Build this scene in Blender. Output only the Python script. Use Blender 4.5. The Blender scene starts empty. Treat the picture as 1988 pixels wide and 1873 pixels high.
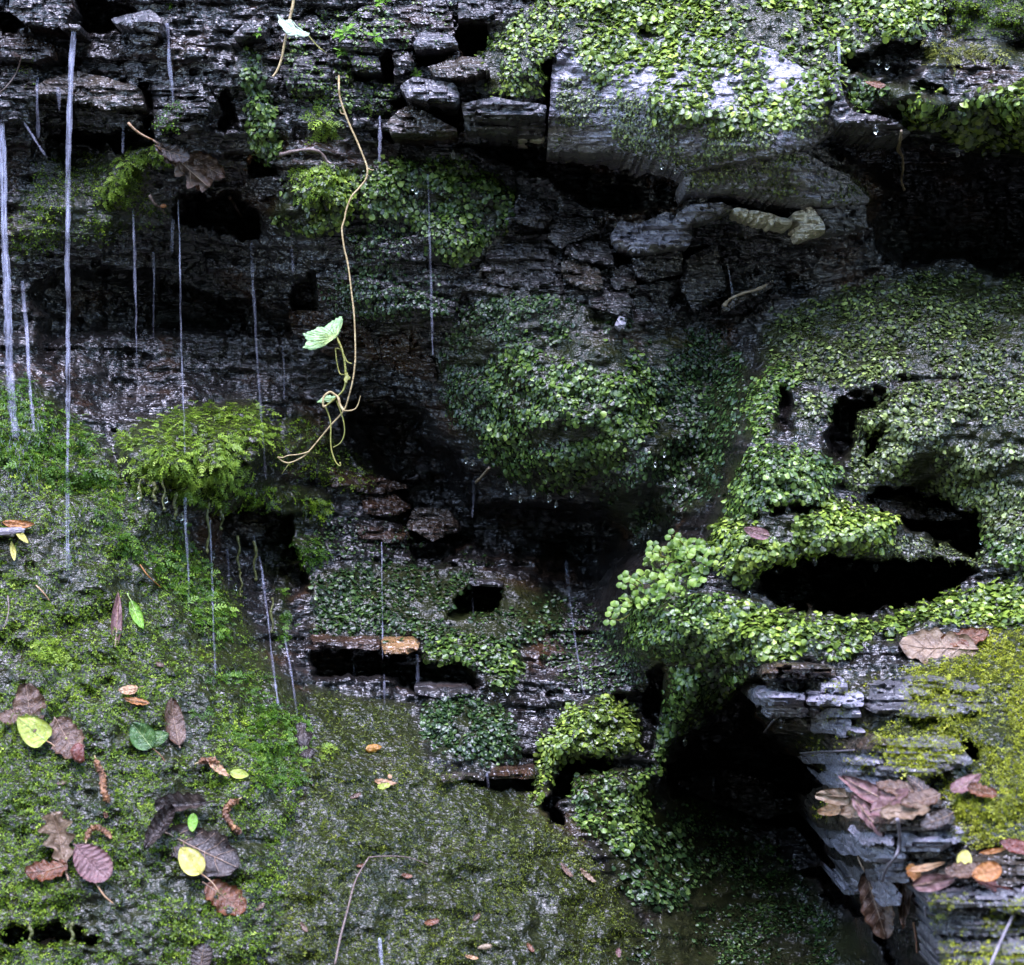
# Wet, mossy slate face with drips, built in real metres: the reference plane of the face is y=0,
# the camera stands 3 m in front of it at eye height 1.2 m, looking along +Y.
import bpy, math, random
import numpy as np
random.seed(7)
rng = np.random.default_rng(11)
scene = bpy.context.scene
COL = scene.collection
R = math.radians

# ------------------------------------------------------------------ camera, sky, sun, exposure
CAM = np.array((0.0, -3.0, 1.2))
cam_d = bpy.data.cameras.new('camera')
cam_d.sensor_fit = 'HORIZONTAL'
cam_d.sensor_width = 36.0
cam_d.lens = 36.0 * 3.0 / 1.5
cam_d.clip_end = 500
cam_d.clip_start = 0.05
cam_d.dof.use_dof = True
cam_d.dof.focus_distance = 2.9
cam_d.dof.aperture_fstop = 6.0
cam = bpy.data.objects.new('camera', cam_d)
COL.objects.link(cam)
cam.location = CAM
cam.rotation_euler = (R(90), 0, 0)
scene.camera = cam

SUN_EL, SUN_AZ = R(65), R(-10)          # azimuth measured from -Y (behind the camera) towards +X
world = bpy.data.worlds.new('World')
scene.world = world
world.use_nodes = True
wn = world.node_tree
bg = wn.nodes['Background']
sky = wn.nodes.new('ShaderNodeTexSky')
sky.sky_type = 'NISHITA'
sky.sun_disc = False
sky.sun_elevation = SUN_EL
sky.sun_rotation = math.pi - SUN_AZ
sky.air_density = 1.0
sky.dust_density = 1.0
wn.links.new(sky.outputs[0], bg.inputs[0])
bg.inputs[1].default_value = 0.15

sun_d = bpy.data.lights.new('sun', 'SUN')
sun_d.energy = 1.1
sun_d.angle = R(34)
sun_d.color = (0.68, 0.66, 1.0)
sun = bpy.data.objects.new('sun', sun_d)
COL.objects.link(sun)
from mathutils import Vector
sdir = Vector((math.sin(SUN_AZ) * math.cos(SUN_EL), -math.cos(SUN_AZ) * math.cos(SUN_EL), math.sin(SUN_EL)))
sun.rotation_euler = (-sdir).to_track_quat('-Z', 'Y').to_euler()

scene.view_settings.view_transform = 'Standard'
scene.view_settings.look = 'None'
scene.view_settings.gamma = 1.0
scene.view_settings.use_curve_mapping = False
scene.view_settings.exposure = 3.3
scene.cycles.max_bounces = 6
scene.cycles.transmission_bounces = 6
scene.cycles.transparent_max_bounces = 12
scene.cycles.caustics_reflective = False
scene.cycles.caustics_refractive = False

# ------------------------------------------------------------------ measuring: a survey point (px, py) on the face, d metres in front of it
PW, PH = 1988.0, 1873.0
UNIT = 1.5 / PW                           # metres per survey unit on the reference plane
def pos(px, py, d):
    px, py, d = np.asarray(px, float), np.asarray(py, float), np.asarray(d, float)
    s = (3.0 - d) / 3.0
    return np.stack([(px - PW / 2) * UNIT * s, -d + 0 * px, CAM[2] - (py - PH / 2) * UNIT * s], -1)

# ------------------------------------------------------------------ noise
def _h(ix, iy, seed):
    n = (ix.astype(np.int64) * 374761393 + iy.astype(np.int64) * 668265263 + seed * 1442695041) & 0xFFFFFFFF
    n = ((n ^ (n >> 13)) * 1274126177) & 0xFFFFFFFF
    n = n ^ (n >> 16)
    return (n & 0xFFFFFF) / float(0xFFFFFF)
def vnoise(x, y, seed=0):
    xi, yi = np.floor(x), np.floor(y)
    fx, fy = x - xi, y - yi
    fx = fx * fx * (3 - 2 * fx); fy = fy * fy * (3 - 2 * fy)
    a = _h(xi, yi, seed); b = _h(xi + 1, yi, seed); c = _h(xi, yi + 1, seed); d = _h(xi + 1, yi + 1, seed)
    return (a + (b - a) * fx) * (1 - fy) + (c + (d - c) * fx) * fy
def fbm(x, y, seed=0, octv=4, gain=0.5):
    s = 0; a = 1.0; t = 0
    for k in range(octv):
        s = s + a * (vnoise(x * 2 ** k, y * 2 ** k, seed + 17 * k) - 0.5); t += a; a *= gain
    return s / t * 2                       # about -1..1
def smooth(e0, e1, x):
    t = np.clip((x - e0) / (e1 - e0), 0, 1)
    return t * t * (3 - 2 * t)

def sdf(poly, X, Y):
    """signed distance to a polygon, positive inside"""
    p = np.asarray(poly, float)
    d = np.full(X.shape, 1e9); inside = np.zeros(X.shape, bool)
    n = len(p)
    for i in range(n):
        x0, y0 = p[i]; x1, y1 = p[(i + 1) % n]
        ex, ey = x1 - x0, y1 - y0
        t = np.clip(((X - x0) * ex + (Y - y0) * ey) / (ex * ex + ey * ey + 1e-9), 0, 1)
        d = np.minimum(d, (X - x0 - t * ex) ** 2 + (Y - y0 - t * ey) ** 2)
        c = ((y0 > Y) != (y1 > Y)) & (X < (x1 - x0) * (Y - y0) / (y1 - y0 + 1e-12) + x0)
        inside ^= c
    d = np.sqrt(d)
    return np.where(inside, d, -d)

# ------------------------------------------------------------------ the form of the face: control rows (py: px, d, px, d ...)
ROWS = {
 0:   [0,.07, 150,.04, 300,.09, 600,.09, 850,.06, 1000,.10, 1300,.13, 1600,.16, 1850,.2, 1988,.2],
 100: [0,.09, 150,.03, 320,.10, 600,.10, 850,.08, 1000,.13, 1300,.18, 1600,.21, 1850,.2, 1988,.18],
 200: [0,.08, 150,.04, 400,.11, 600,.11, 850,.10, 1000,.15, 1300,.25, 1600,.26, 1800,.32, 1988,.34],
 300: [0,.02, 150,-.04, 320,.07, 450,.05, 600,.10, 800,.03, 1000,.0, 1300,.16, 1500,.22, 1750,.08, 1988,.08],
 380: [0,.03, 150,.02, 320,.02, 450,-.03, 600,.09, 800,.04, 1000,.02, 1200,.0, 1400,.12, 1600,.13, 1750,.0, 1900,-.02],
 450: [0,.03, 150,.02, 300,-.03, 450,-.05, 600,.05, 850,.05, 1000,.03, 1200,.03, 1400,.03, 1600,.07, 1800,-.02, 1988,-.02],
 540: [0,.02, 150,-.02, 350,-.06, 500,-.06, 620,.02, 760,.04, 900,.02, 1100,.03, 1250,.02, 1400,-.02, 1550,-.02, 1750,.06, 1988,.02],
 640: [0,.04, 150,-.05, 400,-.10, 600,-.09, 760,-.02, 900,-.01, 1050,.03, 1200,.04, 1400,-.04, 1550,.07, 1800,.13, 1988,.14],
 750: [0,.13, 100,.08, 250,-.05, 450,-.10, 600,-.12, 720,-.13, 850,-.04, 1050,.06, 1200,.07, 1380,-.02, 1480,.15, 1700,.19, 1988,.20],
 870: [0,.18, 200,.12, 370,.16, 500,.08, 600,-.06, 750,-.14, 880,-.05, 1050,.06, 1250,.08, 1370,.0, 1450,.23, 1650,.20, 1800,.25, 1988,.25],
 950: [0,.21, 200,.16, 370,.15, 500,.04, 650,-.07, 800,-.13, 950,-.11, 1100,-.02, 1250,.04, 1350,.0, 1450,.24, 1650,.22, 1800,.14, 1988,.26],
 1050:[0,.25, 200,.21, 350,.13, 450,.0, 600,-.04, 750,-.09, 900,-.13, 1100,-.18, 1250,-.10, 1330,.15, 1450,.27, 1700,.28, 1850,.2, 1988,.27],
 1140:[0,.28, 200,.25, 400,.13, 500,.01, 600,.0, 750,-.03, 900,-.06, 1000,-.06, 1150,-.15, 1230,.17, 1350,.27, 1480,.24, 1700,.2, 1988,.27],
 1250:[0,.31, 200,.29, 400,.21, 500,.12, 600,.04, 720,.03, 850,.04, 950,.05, 1050,.0, 1180,-.02, 1250,.21, 1400,.28, 1600,.30, 1988,.33],
 1350:[0,.35, 200,.34, 400,.29, 550,.21, 650,.13, 800,.09, 950,.09, 1020,.05, 1150,.11, 1250,.06, 1340,.2, 1400,.12, 1500,.37, 1700,.40, 1988,.45],
 1500:[0,.41, 300,.39, 600,.31, 800,.23, 950,.18, 1050,.12, 1150,.12, 1280,.12, 1400,-.08, 1550,-.05, 1650,.45, 1988,.56],
 1650:[0,.47, 400,.44, 700,.37, 900,.31, 1050,.25, 1150,.21, 1300,.12, 1450,.02, 1580,-.02, 1680,.52, 1988,.66],
 1760:[0,.50, 400,.48, 700,.42, 900,.36, 1100,.30, 1300,.2, 1500,.12, 1640,.1, 1740,.54, 1988,.70],
 1880:[0,.54, 400,.52, 700,.47, 900,.41, 1100,.36, 1300,.28, 1500,.2, 1680,.18, 1790,.60, 1988,.76],
}
ctrl = np.array([(r[i], y, r[i + 1]) for y, r in ROWS.items() for i in range(0, len(r), 2)], float)
_c = ctrl[:, :2] / 400.0
_A = np.sqrt(((_c[:, None] - _c[None]) ** 2).sum(-1))
_w = np.linalg.solve(np.block([[_A - 0.004 * np.eye(len(_c)), np.ones((len(_c), 1))], [np.ones((1, len(_c))), np.zeros((1, 1))]]), np.append(ctrl[:, 2], 0))
cgx = np.arange(-160, 2160, 20.0); cgy = np.arange(-160, 2060, 20.0)
_X, _Y = np.meshgrid(cgx / 400, cgy / 400)
CG = np.full(_X.shape, _w[-1])
for (cx, cy), w in zip(_c, _w[:-1]):
    CG += w * np.sqrt((_X - cx) ** 2 + (_Y - cy) ** 2)
def bilin(G, ax, ay, x, y):
    fx = np.interp(x, ax, np.arange(len(ax))); fy = np.interp(y, ay, np.arange(len(ay)))
    ix = np.clip(fx.astype(int), 0, len(ax) - 2); iy = np.clip(fy.astype(int), 0, len(ay) - 2)
    fx = fx - ix; fy = fy - iy
    return (G[iy, ix] * (1 - fx) + G[iy, ix + 1] * fx) * (1 - fy) + (G[iy + 1, ix] * (1 - fx) + G[iy + 1, ix + 1] * fx) * fy

# fine grid over the part in view, stretched cells outside it (the cliff goes on)
def axis(lo, hi, step, far, n):
    core = np.arange(lo, hi + step, step)
    g = np.cumsum(np.geomspace(step * 1.3, far, n))
    return np.concatenate([(lo - g)[::-1], core, core[-1] + g])
AX = axis(-90, 2080, 4.0, 900, 18)
AY = axis(-90, 1960, 4.0, 900, 18)
AY = np.append(AY[AY < 2700], (2750.0, 3000.0))
GX, GY = np.meshgrid(AX, AY)
def dent(x, y, sx, sy, d): return d * np.exp(-((GX - x) / sx) ** 2 - ((GY - y) / sy) ** 2)
B0 = bilin(CG, cgx, cgy, np.clip(GX, -150, 2130), np.clip(GY, -150, 2030))
B0 = B0 - dent(800, 960, 380, 270, .07) - dent(380, 580, 280, 110, .05) - dent(1440, 1720, 190, 220, .09) - dent(1180, 430, 240, 110, .04)
WX = GX + 9 * fbm(GX / 45, GY / 45, 3, 3) + 4 * fbm(GX / 13, GY / 13, 5, 2)
WY = GY + 7 * fbm(GX / 45, GY / 30, 4, 3) + 4 * fbm(GX / 13, GY / 11, 6, 2)

# dipping slate beds: stepped layers broken into blocks
def strata(X, Y, h, wmin, wvar, slope, seed):
    Yw = Y + slope * X + 10 * fbm(X / 160, Y / 160, seed + 1, 3) + 3 * fbm(X / 30, Y / 30, seed + 2, 2)
    # uneven bed thickness
    Yq = Yw / h + 0.7 * vnoise(Yw / h / 2.3, Yw * 0, seed + 3)
    L = np.floor(Yq); f = Yq - L
    w = wmin + wvar * _h(L, L * 0 + 3, seed + 4)
    Xq = (X + 500 * _h(L, L * 0 + 9, seed + 5) + 8 * fbm(X / 20, Y / 20, seed + 6, 2)) / w
    Bk = np.floor(Xq); g = Xq - Bk
    v = _h(Bk, L, seed + 7) - 0.5
    tilt = (_h(Bk, L, seed + 8) - 0.35) * 0.6
    edge = np.minimum(np.minimum(f, 1 - f) * h, np.minimum(g, 1 - g) * w)
    return v + tilt * (f - 0.5) - 0.35 * np.exp(-edge / 2.5)
ST_A = strata(GX, GY, 30, 70, 190, -0.03, 100)
ST_B = strata(GX, GY, 11, 30, 110, -0.05, 200)
ST_C = strata(GX, GY, 8.5, 22, 70, -.04, 400)
STEEP = strata(GX, GY, 16, 60, 160, 0.16, 300)
rough = fbm(GX / 60, GY / 45, 21, 3)
fine = fbm(GX / 14, GY / 10, 22, 3)
lumps = 1 - 2 * np.abs(fbm(GX / 17, GY / 9, 23, 2))

# hollows: (outline, depth in m, edge softness)
HOLLOWS = [
 ([(1478,1128),(1500,1108),(1560,1088),(1650,1082),(1740,1092),(1830,1090),(1893,1102),(1870,1135),(1800,1163),(1700,1190),(1600,1184),(1510,1168),(1474,1150)], .34, 8),
 ([(1685,962),(1740,945),(1800,965),(1890,1000),(1905,1050),(1900,1085),(1850,1060),(1770,1030),(1730,990),(1690,980)], .17, 10),
 ([(1292,1490),(1330,1440),(1400,1380),(1455,1320),(1478,1330),(1470,1390),(1480,1425),(1530,1455),(1570,1480),(1590,1515),(1630,1530),(1580,1560),(1590,1610),(1625,1680),(1660,1730),(1680,1790),(1620,1760),(1520,1640),(1420,1560),(1310,1540)], .16, 8),
 ([(1062,298),(1190,300),(1260,315),(1335,335),(1325,395),(1220,420),(1150,400),(1060,340),(960,310),(890,285),(960,275)], .10, 10),
 ([(1650,262),(1700,268),(1760,265),(1830,300),(1880,305),(1990,300),(2080,300),(2080,560),(1920,520),(1850,500),(1750,520),(1700,470),(1690,395),(1740,370),(1640,320),(1600,285)], .08, 16),
 ([(888,42),(920,35),(942,55),(945,95),(905,112),(885,95)], .12, 4),
 ([(803,95),(885,90),(880,108),(840,125),(805,122)], .11, 4),
 ([(735,108),(762,98),(766,148),(742,148)], .06, 4), ([(690,138),(735,128),(762,130),(762,148),(695,150)], .07, 5),
 ([(768,195),(790,186),(880,192),(900,200),(905,245),(860,240),(835,215),(800,205),(775,212)], .12, 5),
 ([(1063,120),(1074,105),(1080,180),(1072,240),(1062,262),(1058,205)], .16, 3),
 ([(140,255),(200,262),(280,248),(296,215),(298,275),(240,292),(150,278),(90,268)], .10, 6),
 ([(275,165),(290,160),(290,220),(280,225)], .06, 3),
 ([(350,378),(400,385),(440,368),(475,400),(512,425),(505,470),(440,445),(345,430)], .13, 10),
 ([(482,312),(540,318),(545,338),(490,345)], .09, 4), ([(425,190),(445,175),(450,245),(430,250)], .05, 5), ([(380,175),(400,180),(402,205),(382,205)], .05, 4),
 ([(60,545),(200,520),(300,545),(400,575),(560,600),(610,545),(612,590),(580,650),(480,640),(300,650),(150,650),(90,700)], .06, 25),
 ([(560,570),(612,520),(625,545),(618,600),(580,625)], .05, 8),
 ([(690,790),(800,790),(850,850),(885,890),(930,965),(1050,975),(1180,1000),(1235,1060),(1180,1130),(1000,1095),(930,1080),(800,1050),(740,930),(690,860)], .08, 40),
 ([(600,1258),(660,1262),(745,1280),(900,1290),(930,1335),(830,1345),(740,1315),(610,1310)], .10, 8),
 ([(795,1062),(880,1058),(885,1085),(840,1098),(800,1100)], .06, 5), ([(905,1132),(975,1138),(965,1190),(910,1200),(870,1195)], .09, 6),
 ([(895,1512),(960,1508),(1035,1512),(1035,1530),(950,1528)], .05, 4),
 ([(1080,1498),(1110,1480),(1180,1474),(1190,1492),(1120,1505),(1085,1560),(1095,1610),(1065,1600),(1058,1545)], .10, 5),
 ([(145,10),(170,0),(240,5),(270,30),(235,62),(160,60),(150,40)], .08, 8), ([(0,25),(30,35),(40,60),(0,75)], .07, 6),
 ([(1606,800),(1640,776),(1700,764),(1726,770),(1705,792),(1662,806),(1658,860),(1640,912),(1615,902),(1604,850)], .08, 18),
 ([(1510,742),(1532,750),(1548,790),(1530,842),(1508,834)], .06, 18), ([(1683,850),(1716,838),(1708,872),(1688,890)], .07, 8),
 ([(1490,985),(1540,978),(1600,984),(1570,1000),(1500,1002)], .05, 6),
 ([(405,1000),(470,985),(560,1000),(578,1080),(530,1110),(500,1075),(450,1040)], .07, 10), ([(530,1090),(590,1085),(600,1130),(560,1170),(535,1150)], .06, 10),
 ([(1398,378),(1450,378),(1535,400),(1532,422),(1470,406),(1402,396)], .09, 4),
 ([(1858,1440),(1885,1436),(1892,1465),(1868,1472)], .06, 4),
 ([(0,1798),(100,1790),(190,1812),(180,1838),(60,1832),(0,1835)], .05, 6),
 ([(1622,125),(1700,92),(1760,85),(1830,95),(1800,128),(1770,165),(1690,150),(1640,142)], .05, 10), ([(1770,165),(1830,170),(1850,185),(1800,195)], .04, 8),
 ([(1252,1300),(1285,1292),(1290,1350),(1275,1400),(1255,1392)], .07, 6),
 ([(1420,1330),(1470,1300),(1478,1335),(1440,1370)], .06, 5),
 ([(1300,160),(1330,150),(1335,165),(1310,172)], .04, 5), ([(1235,60),(1275,52),(1280,68),(1240,80)], .05, 4),
 ([(1255,950),(1300,1000),(1380,980),(1370,1080),(1290,1080),(1230,1030)], .03, 25),
 ([(1700,1700),(1800,1720),(1806,1800),(1815,1900),(1740,1900),(1700,1830)], .10, 12),
 ([(1200,395),(1330,385),(1310,405),(1290,412),(1200,422)], .05, 5), ([(1190,495),(1330,490),(1330,530),(1240,545)], .05, 10),
]

# slabs: (stone kind, outline, how far proud of the face, lean, bedding relief)
SLABS = [
 ('pale', [(1072,112),(1120,80),(1300,55),(1500,95),(1610,165),(1640,240),(1570,285),(1500,300),(1335,332),(1270,312),(1190,296),(1064,294),(1068,220)], .03, .42, .003),
 ('pale', [(1328,318),(1400,292),(1560,296),(1650,345),(1695,392),(1600,399),(1500,386),(1440,372),(1330,372)], .05, .5, .005),
 ('grey', [(893,200),(960,188),(1062,205),(1060,226),(1000,236),(905,232)], .065, .5, .010),
 ('grey', [(901,232),(1000,236),(1061,226),(1058,264),(985,262),(905,252)], .045, .3, .010),
 ('cream', [(975,262),(1058,262),(1062,275),(1010,272)], .03, .0, .004),
 ('grey', [(775,166),(800,150),(880,160),(893,183),(885,197),(790,190)], .06, .5, .008),
 ('brown', [(752,236),(775,212),(800,205),(835,222),(870,240),(893,252),(870,263),(760,262)], .06, .5, .008),
 ('dark', [(655,55),(700,12),(790,0),(865,0),(880,35),(882,78),(800,92),(730,104),(662,96)], .03, .2, .006),
 ('grey', [(802,85),(815,62),(850,60),(880,72),(890,92),(805,97)], .05, .5, .006),
 ('dark', [(890,-20),(935,-20),(960,20),(945,36),(890,40)], .04, .3, .006),
 ('brown', [(830,128),(900,108),(930,112),(960,135),(905,150),(840,148)], .06, .6, .006),
 ('dark', [(670,100),(735,110),(742,140),(690,138)], .035, .4, .006), ('dark', [(762,100),(800,98),(803,135),(764,148)], .03, .2, .006),
 ('grey', [(1598,150),(1625,143),(1642,195),(1655,215),(1740,233),(1772,258),(1700,266),(1640,246),(1612,225),(1622,195)], .06, .4, .010),
 ('pale', [(1185,456),(1203,428),(1245,432),(1290,410),(1342,432),(1337,476),(1290,486),(1240,491),(1200,482)], .055, .5, .012),
 ('pale', [(1312,412),(1340,396),(1400,392),(1428,404),(1380,424),(1320,438)], .06, .6, .008),
 ('cream', [(1420,402),(1470,408),(1540,426),(1536,441),(1500,438),(1430,416)], .06, .1, .004),
 ('cream', [(1538,412),(1572,400),(1598,430),(1600,452),(1550,468),(1541,440)], .06, .3, .008),
 ('grey', [(1572,400),(1610,396),(1682,398),(1684,440),(1602,453),(1599,428)], .055, .3, .010),
 ('dark', [(1005,375),(1055,389),(1074,419),(1055,443),(995,432),(972,446),(982,419)], .035, .6, .006),
 ('dark', [(1076,416),(1173,426),(1166,453),(1110,470),(1089,483),(1062,462)], .03, .5, .004),
 ('dark', [(1106,466),(1180,469),(1193,513),(1153,510),(1092,493)], .03, .4, .006),
 ('brown', [(1086,506),(1129,503),(1163,523),(1170,560),(1136,563),(1096,543)], .03, .4, .008),
 ('dark', [(1182,520),(1230,512),(1236,557),(1198,563),(1186,555)], .02, .2, .006),
 ('dark', [(1143,567),(1217,565),(1232,587),(1215,614),(1176,606),(1143,593)], .035, .4, .008),
 ('dark', [(1225,497),(1325,484),(1325,530),(1262,545),(1235,536)], .03, .2, .006),
 ('dark', [(1330,500),(1390,470),(1410,560),(1350,610),(1320,560)], .03, .1, .004),
 ('dark', [(945,484),(1058,480),(1088,506),(1094,570),(1000,560),(920,535)], .01, .2, .008),
 ('pale', [(1192,630),(1200,612),(1217,618),(1208,645)], .05, .3, .004),
 ('brown', [(1400,592),(1420,575),(1500,545),(1505,555),(1440,585),(1404,612)], .05, .2, .006),
 ('dark', [(18,-20),(135,-20),(142,15),(128,45),(100,55),(48,46),(18,22)], .06, .5, .006),
 ('dark', [(117,47),(157,45),(158,58),(122,60)], .075, .4, .004),
 ('dark', [(0,75),(40,70),(100,85),(110,105),(60,120),(0,115)], .04, .4, .008), ('dark', [(0,130),(50,120),(75,150),(60,240),(0,240)], .035, .3, .008),
 ('grey', [(208,40),(290,18),(318,38),(312,62),(262,56)], .06, .4, .006), ('dark', [(240,66),(312,64),(298,86),(262,84)], .045, .2, .004),
 ('brown', [(62,172),(90,150),(150,138),(210,150),(272,172),(281,212),(240,208),(200,214),(180,204),(70,186)], .045, .5, .006),
 ('dark', [(57,188),(180,207),(240,212),(280,216),(278,243),(245,248),(200,260),(60,236)], .015, .1, .006),
 ('dark', [(293,160),(340,170),(400,160),(420,200),(390,250),(300,262)], .03, .3, .010),
 ('dark', [(450,66),(500,25),(527,35),(512,74),(455,78)], .045, .3, .006), ('dark', [(530,60),(600,20),(650,60),(640,180),(560,190),(540,120)], .012, .15, .008),
 ('dark', [(470,345),(540,342),(555,370),(500,385),(478,370)], .03, .3, .006),
 ('dark', [(612,532),(650,524),(720,540),(800,560),(890,588),(880,618),(760,626),(640,615),(620,592)], .035, .35, .006),
 ('rust', [(735,652),(800,650),(845,700),(850,742),(790,730),(745,705)], .006, .2, .008),
 ('rust', [(560,600),(640,605),(720,640),(735,700),(640,690),(570,650)], .004, .2, .010),
 ('rust', [(700,960),(770,962),(800,985),(760,1005),(705,995)], .012, .4, .006), ('rust', [(640,905),(740,925),(800,945),(740,958),(640,945)], .01, .4, .006),
 ('brown', [(800,985),(870,990),(900,1030),(840,1050),(790,1025)], .012, .4, .006), ('rust', [(690,1015),(790,1030),(780,1055),(700,1050)], .012, .4, .006),
 ('ochre', [(738,1242),(800,1240),(812,1256),(790,1271),(748,1270)], .055, .2, .006), ('rust', [(600,1232),(735,1240),(740,1262),(610,1256)], .03, .4, .006),
 ('rust', [(985,1492),(1035,1490),(1040,1510),(950,1512),(955,1498)], .04, .3, .006), ('brown', [(850,1505),(940,1498),(945,1516),(900,1512),(862,1520)], .03, .4, .006),
 ('dark', [(905,1122),(980,1130),(975,1142),(910,1136)], .05, .3, .004), ('dark', [(800,1330),(900,1335),(935,1350),(860,1355),(805,1345)], .03, .3, .005),
 ('brown', [(1690,968),(1750,960),(1830,985),(1880,1010),(1800,1010),(1730,1000)], -.03, .2, .006),
 ('dark', [(1480,1140),(1560,1120),(1580,1150),(1540,1175),(1490,1165)], -.18, .3, .006),
 ('dark', [(1310,1520),(1400,1490),(1500,1520),(1560,1570),(1480,1590),(1380,1555)], .0, .3, .008), ('dark', [(1430,1600),(1540,1600),(1600,1680),(1540,1690)], .0, .3, .008),
 # the pile of slates low on the right
 ('grey', [(1690,1330),(1800,1310),(1900,1330),(1920,1380),(1800,1395),(1690,1385)], .03, .4, .012), ('grey', [(1700,1440),(1850,1425),(1890,1480),(1800,1510),(1700,1505)], .03, .4, .012),
 ('brown', [(1570,1566),(1622,1540),(1740,1516),(1810,1536),(1853,1585),(1855,1609),(1757,1612),(1656,1616),(1585,1606)], .06, .6, .010),
 ('pale', [(1747,1617),(1870,1612),(1868,1632),(1824,1652),(1750,1654)], .05, .4, .008),
 ('brown', [(1752,1660),(1860,1650),(1990,1660),(2060,1670),(2060,1716),(1900,1722),(1800,1716),(1755,1700)], .03, .9, .010),
 ('grey', [(1796,1728),(1850,1722),(1990,1735),(2060,1740),(2060,1775),(1990,1778),(1900,1762),(1800,1765)], .06, .4, .010),
 ('grey', [(1800,1768),(1900,1765),(1990,1781),(2060,1780),(2060,1815),(1990,1815),(1900,1820),(1812,1812)], .04, .3, .010),
 ('grey', [(1812,1822),(1900,1826),(1990,1824),(2060,1824),(2060,1900),(1990,1905),(1900,1900),(1826,1900)], .06, .4, .010),
]

# thin ragged layers of the outcrop: each one its own slab, left ends broken off unevenly
def layers(left, right, h, off, lean, amp, seed):
    rr = random.Random(seed)
    (y0, _), (y1, _) = left[0], left[-1]
    y = y0
    while y < y1:
        t = h * rr.uniform(.6, 1.5)
        xl = np.interp(y + t / 2, [q[0] for q in left], [q[1] for q in left]) + rr.uniform(-12, 16)
        xr = right + rr.uniform(-30, 30)
        cut = rr.uniform(.35, .7); xm = xl + (xr - xl) * cut
        for a_, b_ in ((xl, xm), (xm + 2, xr)):
            if rr.random() < .12: continue
            n = 4
            top = [(a_ + (b_ - a_) * i / n, y + rr.uniform(-2, 3)) for i in range(n + 1)]
            bot = [(b_ - (b_ - a_) * i / n + rr.uniform(-4, 4), y + t - 1 + rr.uniform(-3, 3)) for i in range(n + 1)]
            SLABS.append((rr.choice(('pale', 'pale', 'pale', 'pale', 'pale', 'grey', 'brown')), top + bot, off + rr.uniform(-.014, .016), lean * rr.uniform(.6, 1.3), amp))
        y += t
layers([(1612,1584),(1650,1612),(1690,1632),(1752,1660)], 1748, 17, .045, .7, .012, 3)
layers([(1290,1468),(1318,1474),(1330,1480),(1400,1470),(1418,1520)], 1665, 24, .045, .7, .012, 5)
layers([(1418,1524),(1460,1556),(1480,1572),(1512,1600)], 1700, 20, .035, .6, .012, 8)

# green mats: (growth, name, label, outline, cover, size, palette, cushion height m, clumping 0..1)
P = []
def patch(*a): P.append(a)
L, M_, F_ = 'liverwort', 'moss', 'feather'
patch(L, 'liverwort_mat', 'dense yellow-green liverwort sheet over the big upper right block', [(1075,-30),(1860,-30),(1835,30),(1790,75),(1720,85),(1640,128),(1610,215),(1520,255),(1420,262),(1330,245),(1250,225),(1160,190),(1110,130),(1075,60)], 1.7, 13.0, 'lime', .008, .48)
patch(L, 'liverwort_mat', 'paler liverwort scatter left of the big block, above the square stones', [(935,90),(990,40),(1075,-30),(1085,90),(1066,190),(1000,190),(945,178),(905,150)], 1.2, 10.0, 'lime', .006, .55)
patch(L, 'liverwort_mat', 'thin film of tiny liverworts on the lower face of the big block', [(1075,150),(1160,165),(1330,215),(1480,232),(1600,200),(1610,260),(1500,300),(1340,330),(1200,296),(1080,285)], 0.75, 6.5, 'greygreen', .0, .55)
patch(L, 'liverwort_mat', 'sparse liverworts at the top centre around the vine and rosettes', [(600,30),(760,0),(880,0),(880,70),(760,100),(770,190),(740,230),(640,220),(560,200),(540,110)], 0.5, 7.0, 'leaf', .0, .6)
patch(L, 'liverwort_mat', 'fresh green large-leaved liverwort cushion on the far right ledge', [(1745,200),(1800,185),(1850,195),(1920,168),(2080,150),(2080,290),(1990,292),(1900,296),(1830,258),(1770,245)], 2.0, 16.0, 'lime', .022, .3)
patch(L, 'liverwort_mat', 'liverworts behind the pale stone ledge at upper right', [(1630,140),(1700,148),(1790,165),(1790,200),(1740,225),(1660,215),(1640,175)], 1.2, 13.0, 'leaf', .01, .4)
patch(L, 'liverwort_mat', 'tiny liverwort film on the slab below the big block', [(1330,315),(1400,295),(1560,298),(1660,350),(1690,392),(1600,398),(1500,380),(1440,366),(1335,366)], 0.9, 7.0, 'greygreen', .0, .5)
patch(L, 'liverwort_mat', 'hanging column of green liverwort below the upper vine leaf', [(462,140),(480,95),(505,120),(515,170),(530,235),(548,290),(525,320),(490,302),(475,235)], 1.9, 12.0, 'leaf', .014, .25)
patch(L, 'liverwort_mat', 'bright liverwort cushion left of the long hanging vine', [(520,410),(555,360),(590,330),(650,320),(690,335),(690,400),(660,440),(600,460),(540,445)], 1.8, 12.0, 'lime', .03, .3)
patch(L, 'liverwort_mat', 'dark glossy liverwort hanging right of the long vine', [(690,335),(760,310),(860,300),(960,335),(1000,395),(985,440),(950,480),(900,520),(850,500),(790,420),(700,420)], 1.4, 12.0, 'leaf', .015, .45)
patch(L, 'liverwort_mat', 'thin liverworts on the brown rock below the hanging mat', [(690,430),(790,420),(860,500),(860,560),(760,560),(650,540),(640,480)], 0.6, 9.0, 'deep', .0, .6)
patch(L, 'liverwort_mat', 'liverwort speckle on the lavender slab behind the ivy stem', [(612,534),(720,540),(800,560),(892,590),(880,625),(760,630),(640,618)], 0.9, 9.0, 'deep', .004, .5)
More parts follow.
